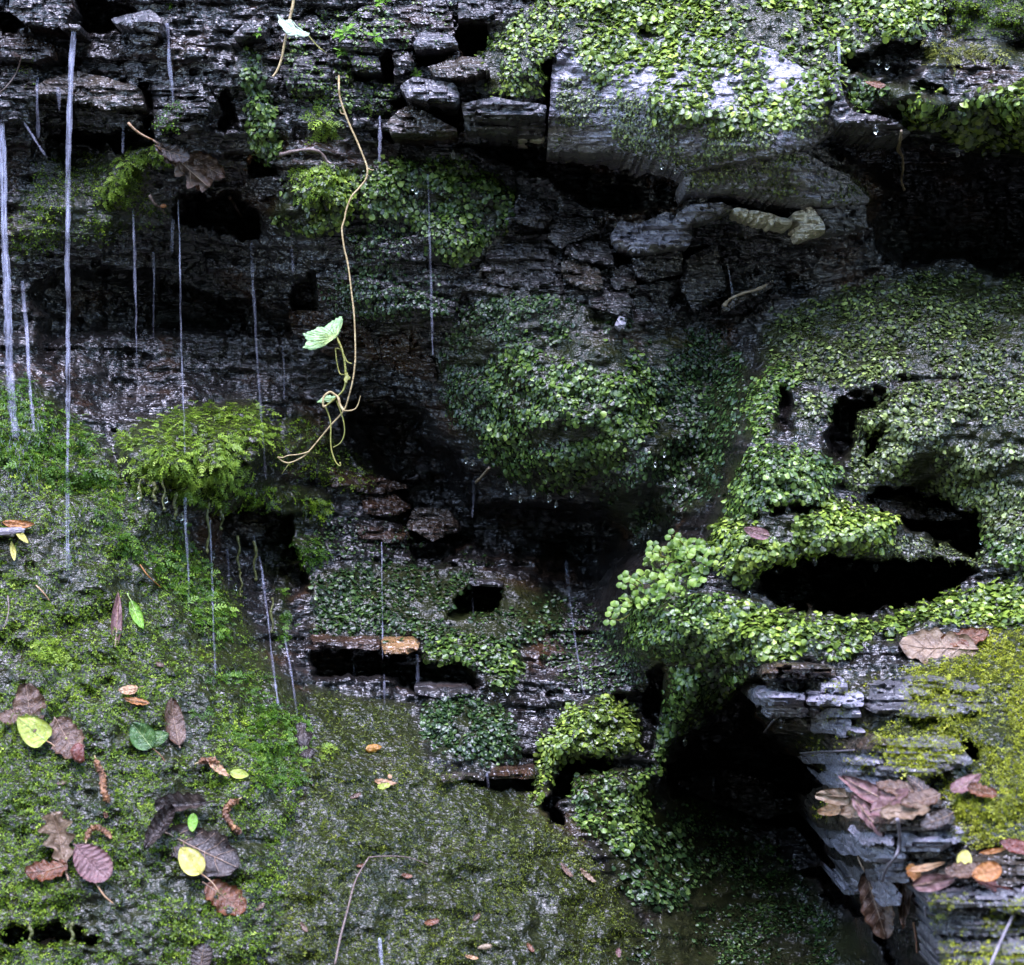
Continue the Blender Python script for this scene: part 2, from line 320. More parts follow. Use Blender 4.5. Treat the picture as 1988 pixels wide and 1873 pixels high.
patch(L, 'liverwort_mat', 'dense round liverwort bulge in the middle of the face', [(965,680),(1040,650),(1130,640),(1230,665),(1270,720),(1290,800),(1250,860),(1190,920),(1130,945),(1060,960),(985,930),(930,880),(960,820),(930,740)], 1.5, 12.0, 'leaf', .014, .5)
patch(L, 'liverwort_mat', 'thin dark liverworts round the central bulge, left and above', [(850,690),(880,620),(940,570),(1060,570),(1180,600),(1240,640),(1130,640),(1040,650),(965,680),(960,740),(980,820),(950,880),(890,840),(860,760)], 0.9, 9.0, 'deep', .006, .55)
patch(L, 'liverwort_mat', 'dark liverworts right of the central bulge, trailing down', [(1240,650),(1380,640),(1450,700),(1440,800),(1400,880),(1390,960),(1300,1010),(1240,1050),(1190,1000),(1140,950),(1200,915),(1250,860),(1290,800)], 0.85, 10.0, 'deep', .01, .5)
patch(L, 'liverwort_mat', 'shaded liverworts across the top of the right boulder', [(1480,640),(1560,590),(1700,540),(1850,520),(2080,560),(2080,760),(1900,740),(1750,730),(1640,760),(1540,740),(1480,700)], 0.95, 10.0, 'sage', .008, .5)
patch(L, 'liverwort_mat', 'curved liverwort fringe on the left rim of the right boulder', [(1440,780),(1470,730),(1530,700),(1560,745),(1510,760),(1505,840),(1480,860),(1445,850)], 1.5, 10.0, 'leaf', .015, .35)
patch(L, 'liverwort_mat', 'liverwort tuft between the two small hollows of the boulder', [(1555,760),(1620,765),(1640,780),(1600,815),(1570,850),(1540,845),(1552,800)], 1.4, 10.0, 'sage', .012, .35)
patch(L, 'liverwort_mat', 'round liverwort dome above the bright ledge on the boulder', [(1400,960),(1430,890),(1480,860),(1560,865),(1620,890),(1640,930),(1590,975),(1520,985),(1460,1000),(1400,1010)], 1.6, 11.0, 'leaf', .02, .3)
patch(L, 'liverwort_mat', 'grey-green liverworts on the right side of the boulder', [(1660,800),(1750,740),(1900,740),(2080,760),(2080,1060),(1930,1060),(1890,1000),(1800,960),(1740,940),(1670,950),(1640,930),(1650,870)], 1.15, 10.0, 'sage', .01, .45)
patch(L, 'liverwort_mat', 'drooping liverworts at the right edge beside the upper slot', [(1870,1000),(1920,1040),(2080,1050),(2080,1110),(1930,1090),(1890,1060)], 1.3, 12.0, 'leaf', .012, .4)
patch(L, 'liverwort_mat', 'bright liverwort brow above the eye-shaped cave', [(1385,1010),(1450,1005),(1540,1000),(1620,960),(1680,985),(1750,990),(1760,1020),(1690,1060),(1650,1080),(1560,1085),(1500,1100),(1450,1140),(1400,1120),(1375,1060)], 1.8, 12.0, 'lime', .016, .3)
patch(L, 'liverwort_mat', 'fine grey film under the bright brow of the cave', [(1650,1080),(1700,1055),(1780,1035),(1900,1060),(1930,1090),(1890,1100),(1740,1092)], 1.0, 6.5, 'greygreen', .003, .4)
patch(L, 'liverwort_mat', 'bright liverwort sill along the bottom lip of the cave', [(1370,1170),(1440,1160),(1510,1180),(1600,1192),(1700,1198),(1790,1172),(1880,1140),(2080,1100),(2080,1200),(1960,1210),(1800,1215),(1700,1240),(1640,1275),(1530,1290),(1440,1285),(1380,1250)], 1.9, 13.0, 'lime', .018, .25)
patch(L, 'liverwort_mat', 'thick liverwort lobe below the saxifrage plant', [(1205,1180),(1260,1150),(1370,1150),(1440,1190),(1440,1280),(1380,1300),(1290,1290),(1220,1275)], 1.8, 11.0, 'leaf', .02, .3)
patch(L, 'liverwort_mat', 'narrow liverwort tongue hanging beside the large black cave', [(1290,1290),(1400,1300),(1460,1300),(1440,1340),(1370,1390),(1320,1430),(1285,1500),(1265,1500),(1275,1420),(1290,1350)], 1.7, 12.0, 'leaf', .018, .3)
patch(L, 'liverwort_mat', 'arched bright green liverwort hump left of the large black cave', [(1035,1520),(1060,1440),(1110,1370),(1180,1350),(1235,1390),(1245,1450),(1190,1478),(1110,1478),(1075,1500),(1055,1560),(1030,1560)], 1.9, 11.0, 'lime', .03, .25)
patch(L, 'liverwort_mat', 'dull liverworts below the arched hump', [(1090,1500),(1190,1490),(1260,1500),(1270,1600),(1250,1690),(1180,1650),(1110,1600)], 1.2, 11.0, 'leaf', .02, .4)
patch(L, 'liverwort_mat', 'large loose liverwort leaves lower down beneath the hump', [(1180,1640),(1260,1560),(1330,1600),(1360,1700),(1310,1780),(1240,1760),(1190,1700)], 1.1, 13.0, 'deep', .01, .45)
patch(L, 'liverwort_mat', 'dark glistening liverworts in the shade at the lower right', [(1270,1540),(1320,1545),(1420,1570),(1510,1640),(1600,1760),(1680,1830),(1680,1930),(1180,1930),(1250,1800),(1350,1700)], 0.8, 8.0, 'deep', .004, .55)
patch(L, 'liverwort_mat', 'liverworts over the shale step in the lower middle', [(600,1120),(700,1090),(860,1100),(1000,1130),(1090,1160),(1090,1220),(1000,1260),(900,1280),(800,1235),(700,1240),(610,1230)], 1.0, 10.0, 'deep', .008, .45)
patch(L, 'liverwort_mat', 'hanging liverwort fringe under the ochre stone', [(820,1240),(900,1230),(1000,1250),(1020,1290),(990,1350),(955,1340),(940,1300),(880,1320),(820,1300)], 1.4, 12.0, 'leaf', .012, .35)
patch(L, 'liverwort_mat', 'low green liverwort pad left of the arched hump', [(820,1360),(880,1345),(970,1370),(1010,1430),(1000,1480),(930,1490),(850,1470),(815,1420)], 1.5, 10.0, 'deep', .02, .35)
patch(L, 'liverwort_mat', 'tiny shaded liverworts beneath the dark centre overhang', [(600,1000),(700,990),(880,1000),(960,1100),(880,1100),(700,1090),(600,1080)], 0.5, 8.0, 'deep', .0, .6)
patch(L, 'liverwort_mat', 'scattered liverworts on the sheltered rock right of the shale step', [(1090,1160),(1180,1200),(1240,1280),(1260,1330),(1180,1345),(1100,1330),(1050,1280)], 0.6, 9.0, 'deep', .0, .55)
# moss
patch(M_, 'moss_bank', 'wide wet moss slope filling the lower left', [(-90,720),(60,760),(150,830),(230,900),(330,1010),(400,1080),(480,1200),(540,1300),(600,1370),(600,1500),(560,1620),(520,1960),(-90,1960)], 1.0, 10.2, 'moss', .012, .36)
patch(M_, 'moss_bank', 'fine dark moss slope at the bottom centre', [(600,1330),(700,1350),(800,1370),(830,1480),(950,1530),(1040,1540),(1100,1620),(1180,1700),(1250,1800),(1200,1960),(520,1960),(560,1620),(600,1500)], 1.0, 7.8, 'olive', .008, .22)
patch(F_, 'moss_cushion', 'bright yellow-green feathery moss cushion jutting out at the left', [(215,850),(250,825),(330,805),(400,785),(490,775),(520,820),(525,870),(500,900),(470,950),(440,975),(400,950),(360,985),(320,940),(270,960),(235,900)], 2.4, 14.0, 'feather', .040, .25)
patch(F_, 'moss_cushion', 'darker feathery moss apron right below the bright cushion', [(360,960),(500,930),(560,940),(640,960),(620,1010),(580,1040),(540,1050),(450,1000),(380,985)], 1.5, 15.6, 'moss', .02, .35)
patch(F_, 'moss_cushion', 'rich green moss tuft left of the bright cushion, under the left fall', [(-60,720),(60,740),(130,790),(200,860),(230,930),(120,960),(0,900),(-60,880)], 1.6, 15.6, 'green', .02, .4)
patch(F_, 'moss_cushion', 'deep green feathery band down the middle of the left slope', [(200,940),(300,980),(380,1060),(450,1200),(420,1260),(330,1150),(240,1080),(180,1010)], 1.2, 15.6, 'green', .014, .45)
patch(F_, 'moss_cushion', 'green feathery moss above the dark curled leaf on the slope', [(380,1300),(500,1310),(600,1400),(600,1500),(520,1530),(440,1440),(370,1370)], 1.4, 14.0, 'green', .014, .4)
patch(M_, 'moss_tuft', 'thin dark green moss on the upper left wall beside the tall fall', [(30,400),(90,300),(170,290),(270,330),(330,420),(230,460),(120,480),(20,520),(15,450)], 0.8, 10.2, 'moss', .008, .5)
patch(F_, 'moss_tuft', 'yellow-green moss on the leafy ledge left of the dead oak leaf', [(195,380),(215,310),(260,285),(330,278),(350,300),(290,330),(290,350),(240,385),(210,410)], 1.8, 10.9, 'feather', .02, .25)
patch(F_, 'moss_tuft', 'pale fern-like moss sprigs near the vine at upper left', [(590,215),(620,205),(655,215),(670,260),(640,275),(600,260)], 1.5, 15.6, 'feather', .008, .35)
patch(F_, 'moss_tuft', 'pale feathery sprigs crowning the cushion beside the vine', [(560,350),(600,315),(650,318),(675,350),(660,390),(590,385)], 1.6, 15.6, 'feather', .034, .3)
patch(M_, 'moss_tuft', 'small moss sprigs beside the second drip at top left', [(295,230),(330,195),(360,210),(350,250),(310,260)], 0.8, 10.9, 'green', .004, .4)
patch(M_, 'moss_tuft', 'little moss tuft at the far upper left by the wet rock', [(30,120),(60,95),(70,130),(60,170),(40,160)], 0.9, 9.5, 'feather', .006, .3)
patch(F_, 'moss_tuft', 'moss fronds standing on the step right of the water threads', [(500,1060),(560,1030),(620,1040),(640,1080),(600,1100),(560,1150),(550,1230),(535,1270),(530,1180),(545,1120),(510,1100)], 1.7, 14.0, 'green', .02, .3)
patch(M_, 'moss_tuft', 'dark moss in the shaded top right corner', [(1840,-30),(2080,-30),(2080,80),(1960,70),(1850,60)], 1.3, 8.8, 'moss', .015, .4)
patch(F_, 'moss_tuft', 'golden ferny moss spray below the dark top right corner', [(1775,95),(1830,70),(1900,75),(1990,90),(2060,100),(2060,130),(1960,125),(1880,120),(1800,125)], 1.4, 17.2, 'ochre', .02, .35)
patch(M_, 'moss_tuft', 'thin moss below the vine tip in the dark hollow', [(520,820),(600,800),(650,850),(740,930),(700,960),(600,930),(520,900)], 0.7, 9.5, 'moss', .008, .5)
patch(M_, 'moss_bank', 'bright yellow moss bank on the right above the slate pile', [(1760,1300),(1850,1270),(1900,1215),(1990,1215),(2080,1210),(2080,1560),(1960,1600),(1870,1600),(1830,1530),(1700,1470),(1680,1420),(1760,1380)], 2.2, 10.2, 'yellow', .02, .35)
patch(M_, 'moss_bank', 'sparse yellow moss over the lavender slates on the right', [(1600,1300),(1760,1300),(1760,1400),(1700,1500),(1600,1520),(1540,1440),(1600,1400)], 0.5, 8.8, 'yellow', .004, .6)
patch(M_, 'moss_tuft', 'yellow-green moss below the leaf litter at the right edge', [(1850,1560),(2080,1520),(2080,1640),(1900,1640),(1860,1620)], 1.5, 9.5, 'yellow', .015, .35)
patch(M_, 'moss_tuft', 'yellow moss on the lowest right slate block', [(1796,1730),(1840,1728),(1900,1750),(2060,1740),(2060,1920),(1830,1920),(1800,1810)], 0.75, 9.5, 'yellow', .004, .55)
patch(M_, 'moss_tuft', 'lime moss sprig hanging off the tip of the litter ledge', [(1548,1575),(1600,1550),(1625,1560),(1600,1585),(1560,1592)], 1.4, 10.9, 'yellow', .01, .3)
patch(F_, 'moss_tuft', 'yellow tuft of moss left of the green fallen leaf', [(55,1250),(100,1235),(140,1265),(140,1290),(70,1285)], 1.6, 14.0, 'feather', .01, .35)
patch(F_, 'moss_tuft', 'pale star moss above the dark curled leaf on the slope', [(330,1470),(400,1455),(450,1470),(430,1520),(360,1530),(330,1500)], 1.4, 10.9, 'feather', .008, .4)
patch(F_, 'moss_tuft', 'pale moss sprig right of the long dark leaf', [(605,1445),(650,1440),(645,1465),(610,1475)], 1.4, 12.5, 'feather', .006, .3)

# ------------------------------------------------------------------ assemble the relief
NYg, NXg = GX.shape
mossy = np.zeros(GX.shape); bulge = np.zeros(GX.shape)
for p in P:
    if p[0] == L and p[4] < .8: continue
    s = sdf(p[3], WX, WY)
    m = smooth(-20, 20, s)
    mossy = np.maximum(mossy, m * min(1, p[4]))
    bulge = np.maximum(bulge, p[7] * np.sqrt(smooth(-6, 40, s)) * (1 + 1.1 * fbm(GX / 42, GY / 34, 61, 3)))
cav = np.zeros(GX.shape)
for poly, dep, soft in HOLLOWS:
    s = sdf(poly, WX + 15 * fbm(GX / 26, GY / 22, 77, 3), WY + 14 * fbm(GX / 26, GY / 18, 78, 2))
    cav = np.maximum(cav, dep * smooth(-soft * .5, soft, s) * (1 + .25 * fbm(GX / 70, GY / 50, 71, 2)))
steepm = smooth(1000, 1200, GX) * (1 - smooth(1750, 1900, GX)) * smooth(420, 480, GY) * (1 - smooth(650, 720, GY))
rockm = 1 - .82 * mossy
bed = ST_A * (1 - steepm) + STEEP * steepm
BASE = B0 - cav + rockm * (.019 * bed + .009 * ST_B) + .016 * rough + (1 - .6 * mossy) * (.0075 * fine + .005 * lumps) + bulge
BASE = BASE + mossy * .004 * fbm(GX / 18, GY / 15, 81, 2)
BASE = np.where(cav > .03, BASE + .012 * ST_B * smooth(.03, .1, cav), BASE)
TOP = BASE.copy()
sid = np.full(GX.shape, -1)
SD = {}
for k, (kind, poly, off, lean, amp) in enumerate(SLABS):
    s = sdf(poly, GX + (WX - GX) * .45, GY + (WY - GY) * .45)
    inside = s > 0
    cy = np.mean([q[1] for q in poly])
    fac = fbm(GX / 55 + k * 7, GY / 38 + k * 3, 90 + k, 3)
    # facets: a few broken planes rather than soft lumps
    fac = np.round(fac * 3) / 3 * .6 + fac * .4
    D = B0 + off + lean * (GY - cy) * UNIT + amp * (1.6 * ST_B + .9 * ST_C) + amp * 1.1 * fac + .0035 * fine + bulge * .8
    D = D - .012 * np.exp(-s / 3.0) - .006 * np.exp(-s / 9.0)
    D = np.where(inside, np.maximum(D, np.minimum(BASE, B0 + off) + .002), D)
    take = inside & (D > TOP - .02)
    TOP = np.where(take, D, TOP); sid[take] = k; SD[k] = s
# smoothed copy for resting things on it
SM = TOP.copy()
for _ in range(4):
    SM[1:-1, 1:-1] = (SM[1:-1, 1:-1] * 2 + SM[:-2, 1:-1] + SM[2:, 1:-1] + SM[1:-1, :-2] + SM[1:-1, 2:]) / 6
def depth(x, y): return bilin(TOP, AX, AY, x, y)
def sdepth(x, y): return bilin(SM, AX, AY, x, y)
def normal(x, y, e=8.0):
    a = pos(x + e, y, sdepth(x + e, y)) - pos(x - e, y, sdepth(x - e, y))
    b = pos(x, y - e, sdepth(x, y - e)) - pos(x, y + e, sdepth(x, y + e))
    n = np.cross(a, b)
    return n / (np.linalg.norm(n, axis=-1, keepdims=True) + 1e-12)

# ------------------------------------------------------------------ materials
class NT:
    def __init__(self, name):
        self.m = bpy.data.materials.new(name); self.m.use_nodes = True
        self.t = self.m.node_tree; self.t.nodes.clear()
        self.out = self.t.nodes.new('ShaderNodeOutputMaterial')
    def n(self, typ, **kw):
        x = self.t.nodes.new(typ)
        ins = kw.pop('ins', {})
        for k, v in kw.items(): setattr(x, k, v)
        for k, v in ins.items():
            if isinstance(v, bpy.types.NodeSocket): self.t.links.new(v, x.inputs[k])
            else: x.inputs[k].default_value = v
        return x
    def noise(self, co, scale, detail=4, rough=.6, dist=0):
        return self.n('ShaderNodeTexNoise', ins={'Vector': co, 'Scale': scale, 'Detail': detail, 'Roughness': rough, 'Distortion': dist})
    def ramp(self, fac, stops):
        r = self.n('ShaderNodeValToRGB', ins={'Fac': fac})
        e = r.color_ramp.elements
        while len(e) > 1: e.remove(e[-1])
        e[0].position = stops[0][0]; e[0].color = (*stops[0][1], 1)
        for p_, c in stops[1:]:
            q = e.new(p_); q.color = (*c, 1)
        return r.outputs[0]
    def mix(self, f, a, b):
        x = self.n('ShaderNodeMix', data_type='RGBA')
        for i, v in ((0, f), (6, a), (7, b)):
            if isinstance(v, bpy.types.NodeSocket): self.t.links.new(v, x.inputs[i])
            else: x.inputs[i].default_value = v if i == 0 else (*v, 1)
        return x.outputs[2]
    def done(self, sh):
        self.t.links.new(sh, self.out.inputs[0]); return self.m

def rock_mat(name, c0, c1, c2, rust=.35, rlo=.05, rhi=.42, bump=.9, algae=False):
    t = NT(name)
    co = t.n('ShaderNodeTexCoord').outputs['Object']
    st = t.n('ShaderNodeMapping', ins={'Vector': co, 'Scale': (1, 1, 3.2), 'Rotation': (0, R(4), 0)}).outputs[0]
    n1 = t.noise(st, 22, 6, .65).outputs[0]
    n2 = t.noise(st, 70, 5, .7).outputs[0]
    col = t.ramp(n1, [(.3, c0), (.5, c1), (.72, c2)])
    rn = t.noise(co, 9, 4, .6).outputs[0]
    rf = t.ramp(rn, [(.55, (0, 0, 0)), (.72, (rust, rust, rust))])
    col = t.mix(rf, col, (.060, .027, .011))
    if algae:
        at = t.n('ShaderNodeAttribute', attribute_name='mossy').outputs['Fac']
        g = t.ramp(n2, [(.35, (.006, .009, .002)), (.65, (.022, .026, .006))])
        col = t.mix(at, col, g)
    # lichen/quartz flecks
    fl = t.ramp(t.noise(st, 160, 3, .6).outputs[0], [(.66, (0, 0, 0)), (.76, (.35, .35, .35))])
    col = t.mix(fl, col, tuple(min(1, 2.2 * v + .02) for v in c2))
    rg = t.n('ShaderNodeMapRange', ins={'Value': t.noise(co, 13, 4, .6).outputs[0], 'From Min': .3, 'From Max': .7, 'To Min': rlo, 'To Max': rhi}).outputs[0]
    wet = t.noise(st, 44, 2.5, .5, .9).outputs[0]
    if algae:
        film = t.noise(co, 120, 2.0, .5, .7).outputs[0]
        wet = t.n('ShaderNodeMix', data_type='FLOAT', ins={0: at, 2: wet, 3: t.n('ShaderNodeMath', operation='MULTIPLY', ins={0: film, 1: .45}).outputs[0]}).outputs[0]
        rg = t.n('ShaderNodeMix', data_type='FLOAT', ins={0: at, 2: rg, 3: .26}).outputs[0]
    sp = t.n('ShaderNodeMix', data_type='FLOAT', ins={0: at, 2: .8, 3: .36}).outputs[0] if algae else .8
    b1 = t.n('ShaderNodeBump', ins={'Height': wet, 'Strength': 1.0, 'Distance': bump * .013}).outputs[0]
    b2 = t.n('ShaderNodeBump', ins={'Height': t.noise(st, 170, 1.0, .5, .5).outputs[0], 'Strength': 1.0, 'Distance': bump * .0016, 'Normal': b1}).outputs[0]
    bs = t.n('ShaderNodeBsdfPrincipled', ins={'Base Color': col, 'Roughness': rg, 'Normal': b2, 'IOR': 1.5, 'Specular IOR Level': sp})
    return t.done(bs.outputs[0])
ROCK = {
 'face': rock_mat('wet_slate', (.004, .0035, .003), (.009, .0075, .0065), (.022, .018, .015), .7, algae=True),
 'dark': rock_mat('dark_wet_slate', (.009, .008, .008), (.020, .018, .017), (.042, .037, .034), .5),
 'brown': rock_mat('brown_slate', (.014, .011, .008), (.034, .027, .020), (.07, .056, .042), .7),
 'rust': rock_mat('rusty_slate', (.014, .008, .005), (.034, .018, .010), (.065, .036, .020), .7),
 'ochre': rock_mat('ochre_slate', (.09, .05, .02), (.18, .10, .04), (.28, .17, .08), .3),
 'grey': rock_mat('grey_slate', (.030, .029, .031), (.070, .067, .072), (.13, .125, .13), .35, .18, .5),
 'pale': rock_mat('sky_lit_slate', (.09, .085, .10), (.18, .172, .20), (.32, .305, .345), .2, .2, .42),  # sky light on the slabs put into a paler, lavender base colour
 'cream': rock_mat('cream_stone', (.40, .36, .30), (.60, .56, .49), (.78, .75, .68), .12, .3, .6),
}
def leaf_mat(name, stops, trans=.3, rough=.27, spec=.6):
    t = NT(name)
    at = t.n('ShaderNodeAttribute', attribute_name='tint').outputs['Fac']
    co = t.n('ShaderNodeTexCoord').outputs['Object']
    col = t.ramp(at, stops)
    bm = t.n('ShaderNodeBump', ins={'Height': t.noise(co, 500, 2, .5).outputs[0], 'Strength': .35, 'Distance': .002}).outputs[0]
    bs = t.n('ShaderNodeBsdfPrincipled', ins={'Base Color': col, 'Roughness': rough, 'IOR': 1.5, 'Specular IOR Level': spec, 'Normal': bm})
    tr = t.n('ShaderNodeBsdfTranslucent', ins={'Color': col})
    mx = t.n('ShaderNodeMixShader', ins={0: trans, 1: bs.outputs[0], 2: tr.outputs[0]})
    return t.done(mx.outputs[0])
PAL = {
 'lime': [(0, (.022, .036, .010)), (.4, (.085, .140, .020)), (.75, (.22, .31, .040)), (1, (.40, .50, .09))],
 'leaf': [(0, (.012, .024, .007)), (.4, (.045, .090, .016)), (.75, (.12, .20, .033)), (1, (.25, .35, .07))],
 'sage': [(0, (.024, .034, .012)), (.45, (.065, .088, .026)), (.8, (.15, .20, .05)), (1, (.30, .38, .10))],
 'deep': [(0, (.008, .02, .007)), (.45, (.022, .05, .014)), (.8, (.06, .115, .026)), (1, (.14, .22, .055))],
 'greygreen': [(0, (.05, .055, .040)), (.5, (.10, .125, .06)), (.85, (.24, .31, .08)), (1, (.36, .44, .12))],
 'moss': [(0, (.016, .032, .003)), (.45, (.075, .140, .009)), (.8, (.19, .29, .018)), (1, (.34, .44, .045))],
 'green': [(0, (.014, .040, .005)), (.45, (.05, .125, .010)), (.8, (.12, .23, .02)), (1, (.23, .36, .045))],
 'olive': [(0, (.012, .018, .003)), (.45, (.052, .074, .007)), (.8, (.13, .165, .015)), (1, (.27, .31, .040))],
 'feather': [(0, (.05, .09, .010)), (.45, (.16, .26, .025)), (.8, (.29, .41, .05)), (1, (.42, .54, .10))],
 'yellow': [(0, (.045, .054, .006)), (.4, (.17, .20, .014)), (.8, (.36, .39, .028)), (1, (.54, .54, .07))],
 'ochre': [(0, (.05, .055, .012)), (.45, (.14, .15, .03)), (.8, (.24, .26, .05)), (1, (.34, .36, .08))],
}
PALM = {k: leaf_mat('living_' + k, v, spec=.55 if k in ('lime', 'leaf', 'sage', 'deep', 'greygreen') else .22) for k, v in PAL.items()}

# ------------------------------------------------------------------ mesh building
def mesh_of(name, V, F, mat, smooth_=True, attr=None):
    me = bpy.data.meshes.new(name)
    V = np.asarray(V, np.float32).reshape(-1, 3); F = np.asarray(F, np.int32)
    me.vertices.add(len(V)); me.vertices.foreach_set('co', V.ravel())
    k = F.shape[1]
    me.loops.add(F.size); me.loops.foreach_set('vertex_index', F.ravel())
    me.polygons.add(len(F)); me.polygons.foreach_set('loop_start', np.arange(0, F.size, k, dtype=np.int32))
    me.polygons.foreach_set('use_smooth', np.full(len(F), smooth_))
    for a, v in (attr or {}).items():
        me.attributes.new(a, 'FLOAT', 'POINT').data.foreach_set('value', np.asarray(v, np.float32).ravel())
    me.materials.append(mat)
    me.update(calc_edges=True)
    return me
def link(name, me, parent=None, label=None, cat=None, group=None, kind=None):
    o = bpy.data.objects.new(name, me); COL.objects.link(o)
    if parent is not None: o.parent = parent
    for k, v in (('label', label), ('category', cat), ('group', group), ('kind', kind)):
        if v: o[k] = v
    return o
def root(name, loc, label, cat, group=None):
    o = link(name, None, None, label, cat, group); o.location = Vector(loc); o.empty_display_size = .02
    return o

# ------------------------------------------------------------------ the rock face and its slabs
BV = np.where(sid >= 0, np.minimum(BASE, TOP - .008), BASE)
idx = np.arange(NYg * NXg).reshape(NYg, NXg)
quads = np.stack([idx[:-1, :-1], idx[1:, :-1], idx[1:, 1:], idx[:-1, 1:]], -1).reshape(-1, 4)
face = link('rock_face', mesh_of('rock_face', pos(GX, GY, BV), quads, ROCK['face'], True, {'mossy': mossy * .85}), None,
            'dark wet slate face with dipping beds, hollows and overhangs behind all the moss', None, None, 'structure')
SLAB_LABEL = {'pale': 'grey slab coloured paler and lavender for sky light on it', 'cream': 'cream coloured stone', 'ochre': 'ochre brown stone', 'rust': 'rusty brown slab'}
for k, (kind, poly, off, lean, amp) in enumerate(SLABS):
    m = sid == k
    c = m[:-1, :-1] & m[1:, :-1] & m[1:, 1:] & m[:-1, 1:]
    if c.sum() < 6: continue
    q = np.stack([idx[:-1, :-1][c], idx[1:, :-1][c], idx[1:, 1:][c], idx[:-1, 1:][c]], -1)
    # open border edges get a side wall reaching back into the face
    e = np.concatenate([q[:, [0, 1]], q[:, [1, 2]], q[:, [2, 3]], q[:, [3, 0]]])
    key = np.minimum(e[:, 0], e[:, 1]).astype(np.int64) * (NYg * NXg) + np.maximum(e[:, 0], e[:, 1])
    u, inv, cnt = np.unique(key, return_inverse=True, return_counts=True)
    eb = e[cnt[inv] == 1]
    used = np.unique(q); n = len(used)
    bu = np.unique(eb)
    fx, fy, fd = GX.ravel()[used], GY.ravel()[used], TOP.ravel()[used]
    # draw the rim out to the true outline
    sd = SD[k]; gy_, gx_ = np.gradient(sd)
    gy_, gx_, sv = gy_.ravel()[bu], gx_.ravel()[bu], np.clip(sd.ravel()[bu], 0, 5.5)
    gl = np.sqrt(gx_ ** 2 + gy_ ** 2) + 1e-6
    bx, by = GX.ravel()[bu] - sv * gx_ / gl, GY.ravel()[bu] - sv * gy_ / gl
    at_ = np.searchsorted(used, bu); fx[at_] = bx; fy[at_] = by
    # the wall goes straight back (world), not along the line of sight
    front_b = pos(bx, by, TOP.ravel()[bu])
    back = front_b.copy(); back[:, 1] += .06 + np.maximum(0, TOP.ravel()[bu] - BASE.ravel()[bu])
    V = np.concatenate([pos(fx, fy, fd), back])
    f1 = np.searchsorted(used, q)
    a, b = np.searchsorted(used, eb[:, 0]), np.searchsorted(used, eb[:, 1])
    a2, b2 = n + np.searchsorted(bu, eb[:, 0]), n + np.searchsorted(bu, eb[:, 1])
    f2 = np.stack([b, a, a2, b2], -1)
    s = link('rock_slab', mesh_of('rock_slab', V, np.concatenate([f1, f2]), ROCK[kind], False), face)
    if kind in SLAB_LABEL: s['label'] = SLAB_LABEL[kind]

# ground, and an unseen bank added behind the camera to block low sky
def sheet(name, xs, ys, hfun, mat, label):
    X, Y = np.meshgrid(xs, ys)
    Z = hfun(X, Y)
    nx = len(xs); ii = np.arange(X.size).reshape(X.shape)
    q = np.stack([ii[:-1, :-1], ii[:-1, 1:], ii[1:, 1:], ii[1:, :-1]], -1).reshape(-1, 4)
    return link(name, mesh_of(name, np.stack([X, Y, Z], -1), q, mat, True), None, label, None, None, 'structure')
t = NT('stream_bed_mud'); co = t.n('ShaderNodeTexCoord').outputs['Object']
bs = t.n('ShaderNodeBsdfPrincipled', ins={'Base Color': t.ramp(t.noise(co, 3, 6).outputs[0], [(.35, (.015, .013, .010)), (.65, (.05, .042, .03))]), 'Roughness': .5})
MUD = t.done(bs.outputs[0])
gx = np.linspace(-60, 60, 121); gy = np.concatenate([np.linspace(-60, 4, 110)])
sheet('ground', gx, gy, lambda X, Y: .06 * fbm(X * 2, Y * 2, 5, 3) - .02, MUD, 'dark stony stream bed in front of the rock face')
t = NT('sky_block_bank'); co = t.n('ShaderNodeTexCoord').outputs['Object']
bs = t.n('ShaderNodeBsdfPrincipled', ins={'Base Color': t.ramp(t.noise(co, 2.5, 7, .7).outputs[0], [(.35, (.010, .014, .006)), (.65, (.04, .05, .02))]), 'Roughness': .8})
BANK = t.done(bs.outputs[0])
def bank_mesh():  # added out of view: shuts off low sky so recesses stay dark
    u = np.linspace(-14, 14, 90); h = np.linspace(0, 1, 50)
    U, H = np.meshgrid(u, h)
    Y = -6.2 - 1.8 * H - .5 * fbm(U / 2.2, H * 3, 8, 4) - .02 * U * U
    Z = -.1 + 7.0 * H + .3 * fbm(U / 2, H * 4, 9, 3) * H
    ii = np.arange(U.size).reshape(U.shape)
    q = np.stack([ii[:-1, :-1], ii[1:, :-1], ii[1:, 1:], ii[:-1, 1:]], -1).reshape(-1, 4)
    return mesh_of('added_bank', np.stack([U, Y, Z], -1), q, BANK)
link('added_bank', bank_mesh(), None, 'unseen steep bank added behind the camera to block the low sky', None, None, 'structure')

# ------------------------------------------------------------------ living green: templates stamped over the mats (one mesh per mat)
def unit(v): return v / (np.linalg.norm(v, axis=-1, keepdims=True) + 1e-12)
def stamp(tv, tf, o, X, Y, Z, sc):
    V = o[:, None] + sc[:, None, None] * (tv[None, :, 0, None] * X[:, None] + tv[None, :, 1, None] * Y[:, None] + tv[None, :, 2, None] * Z[:, None])
    n, k = len(o), len(tv)
    F = (tf[None] + (np.arange(n) * k)[:, None, None]).reshape(-1, tf.shape[1])
    return V.reshape(-1, 3), F
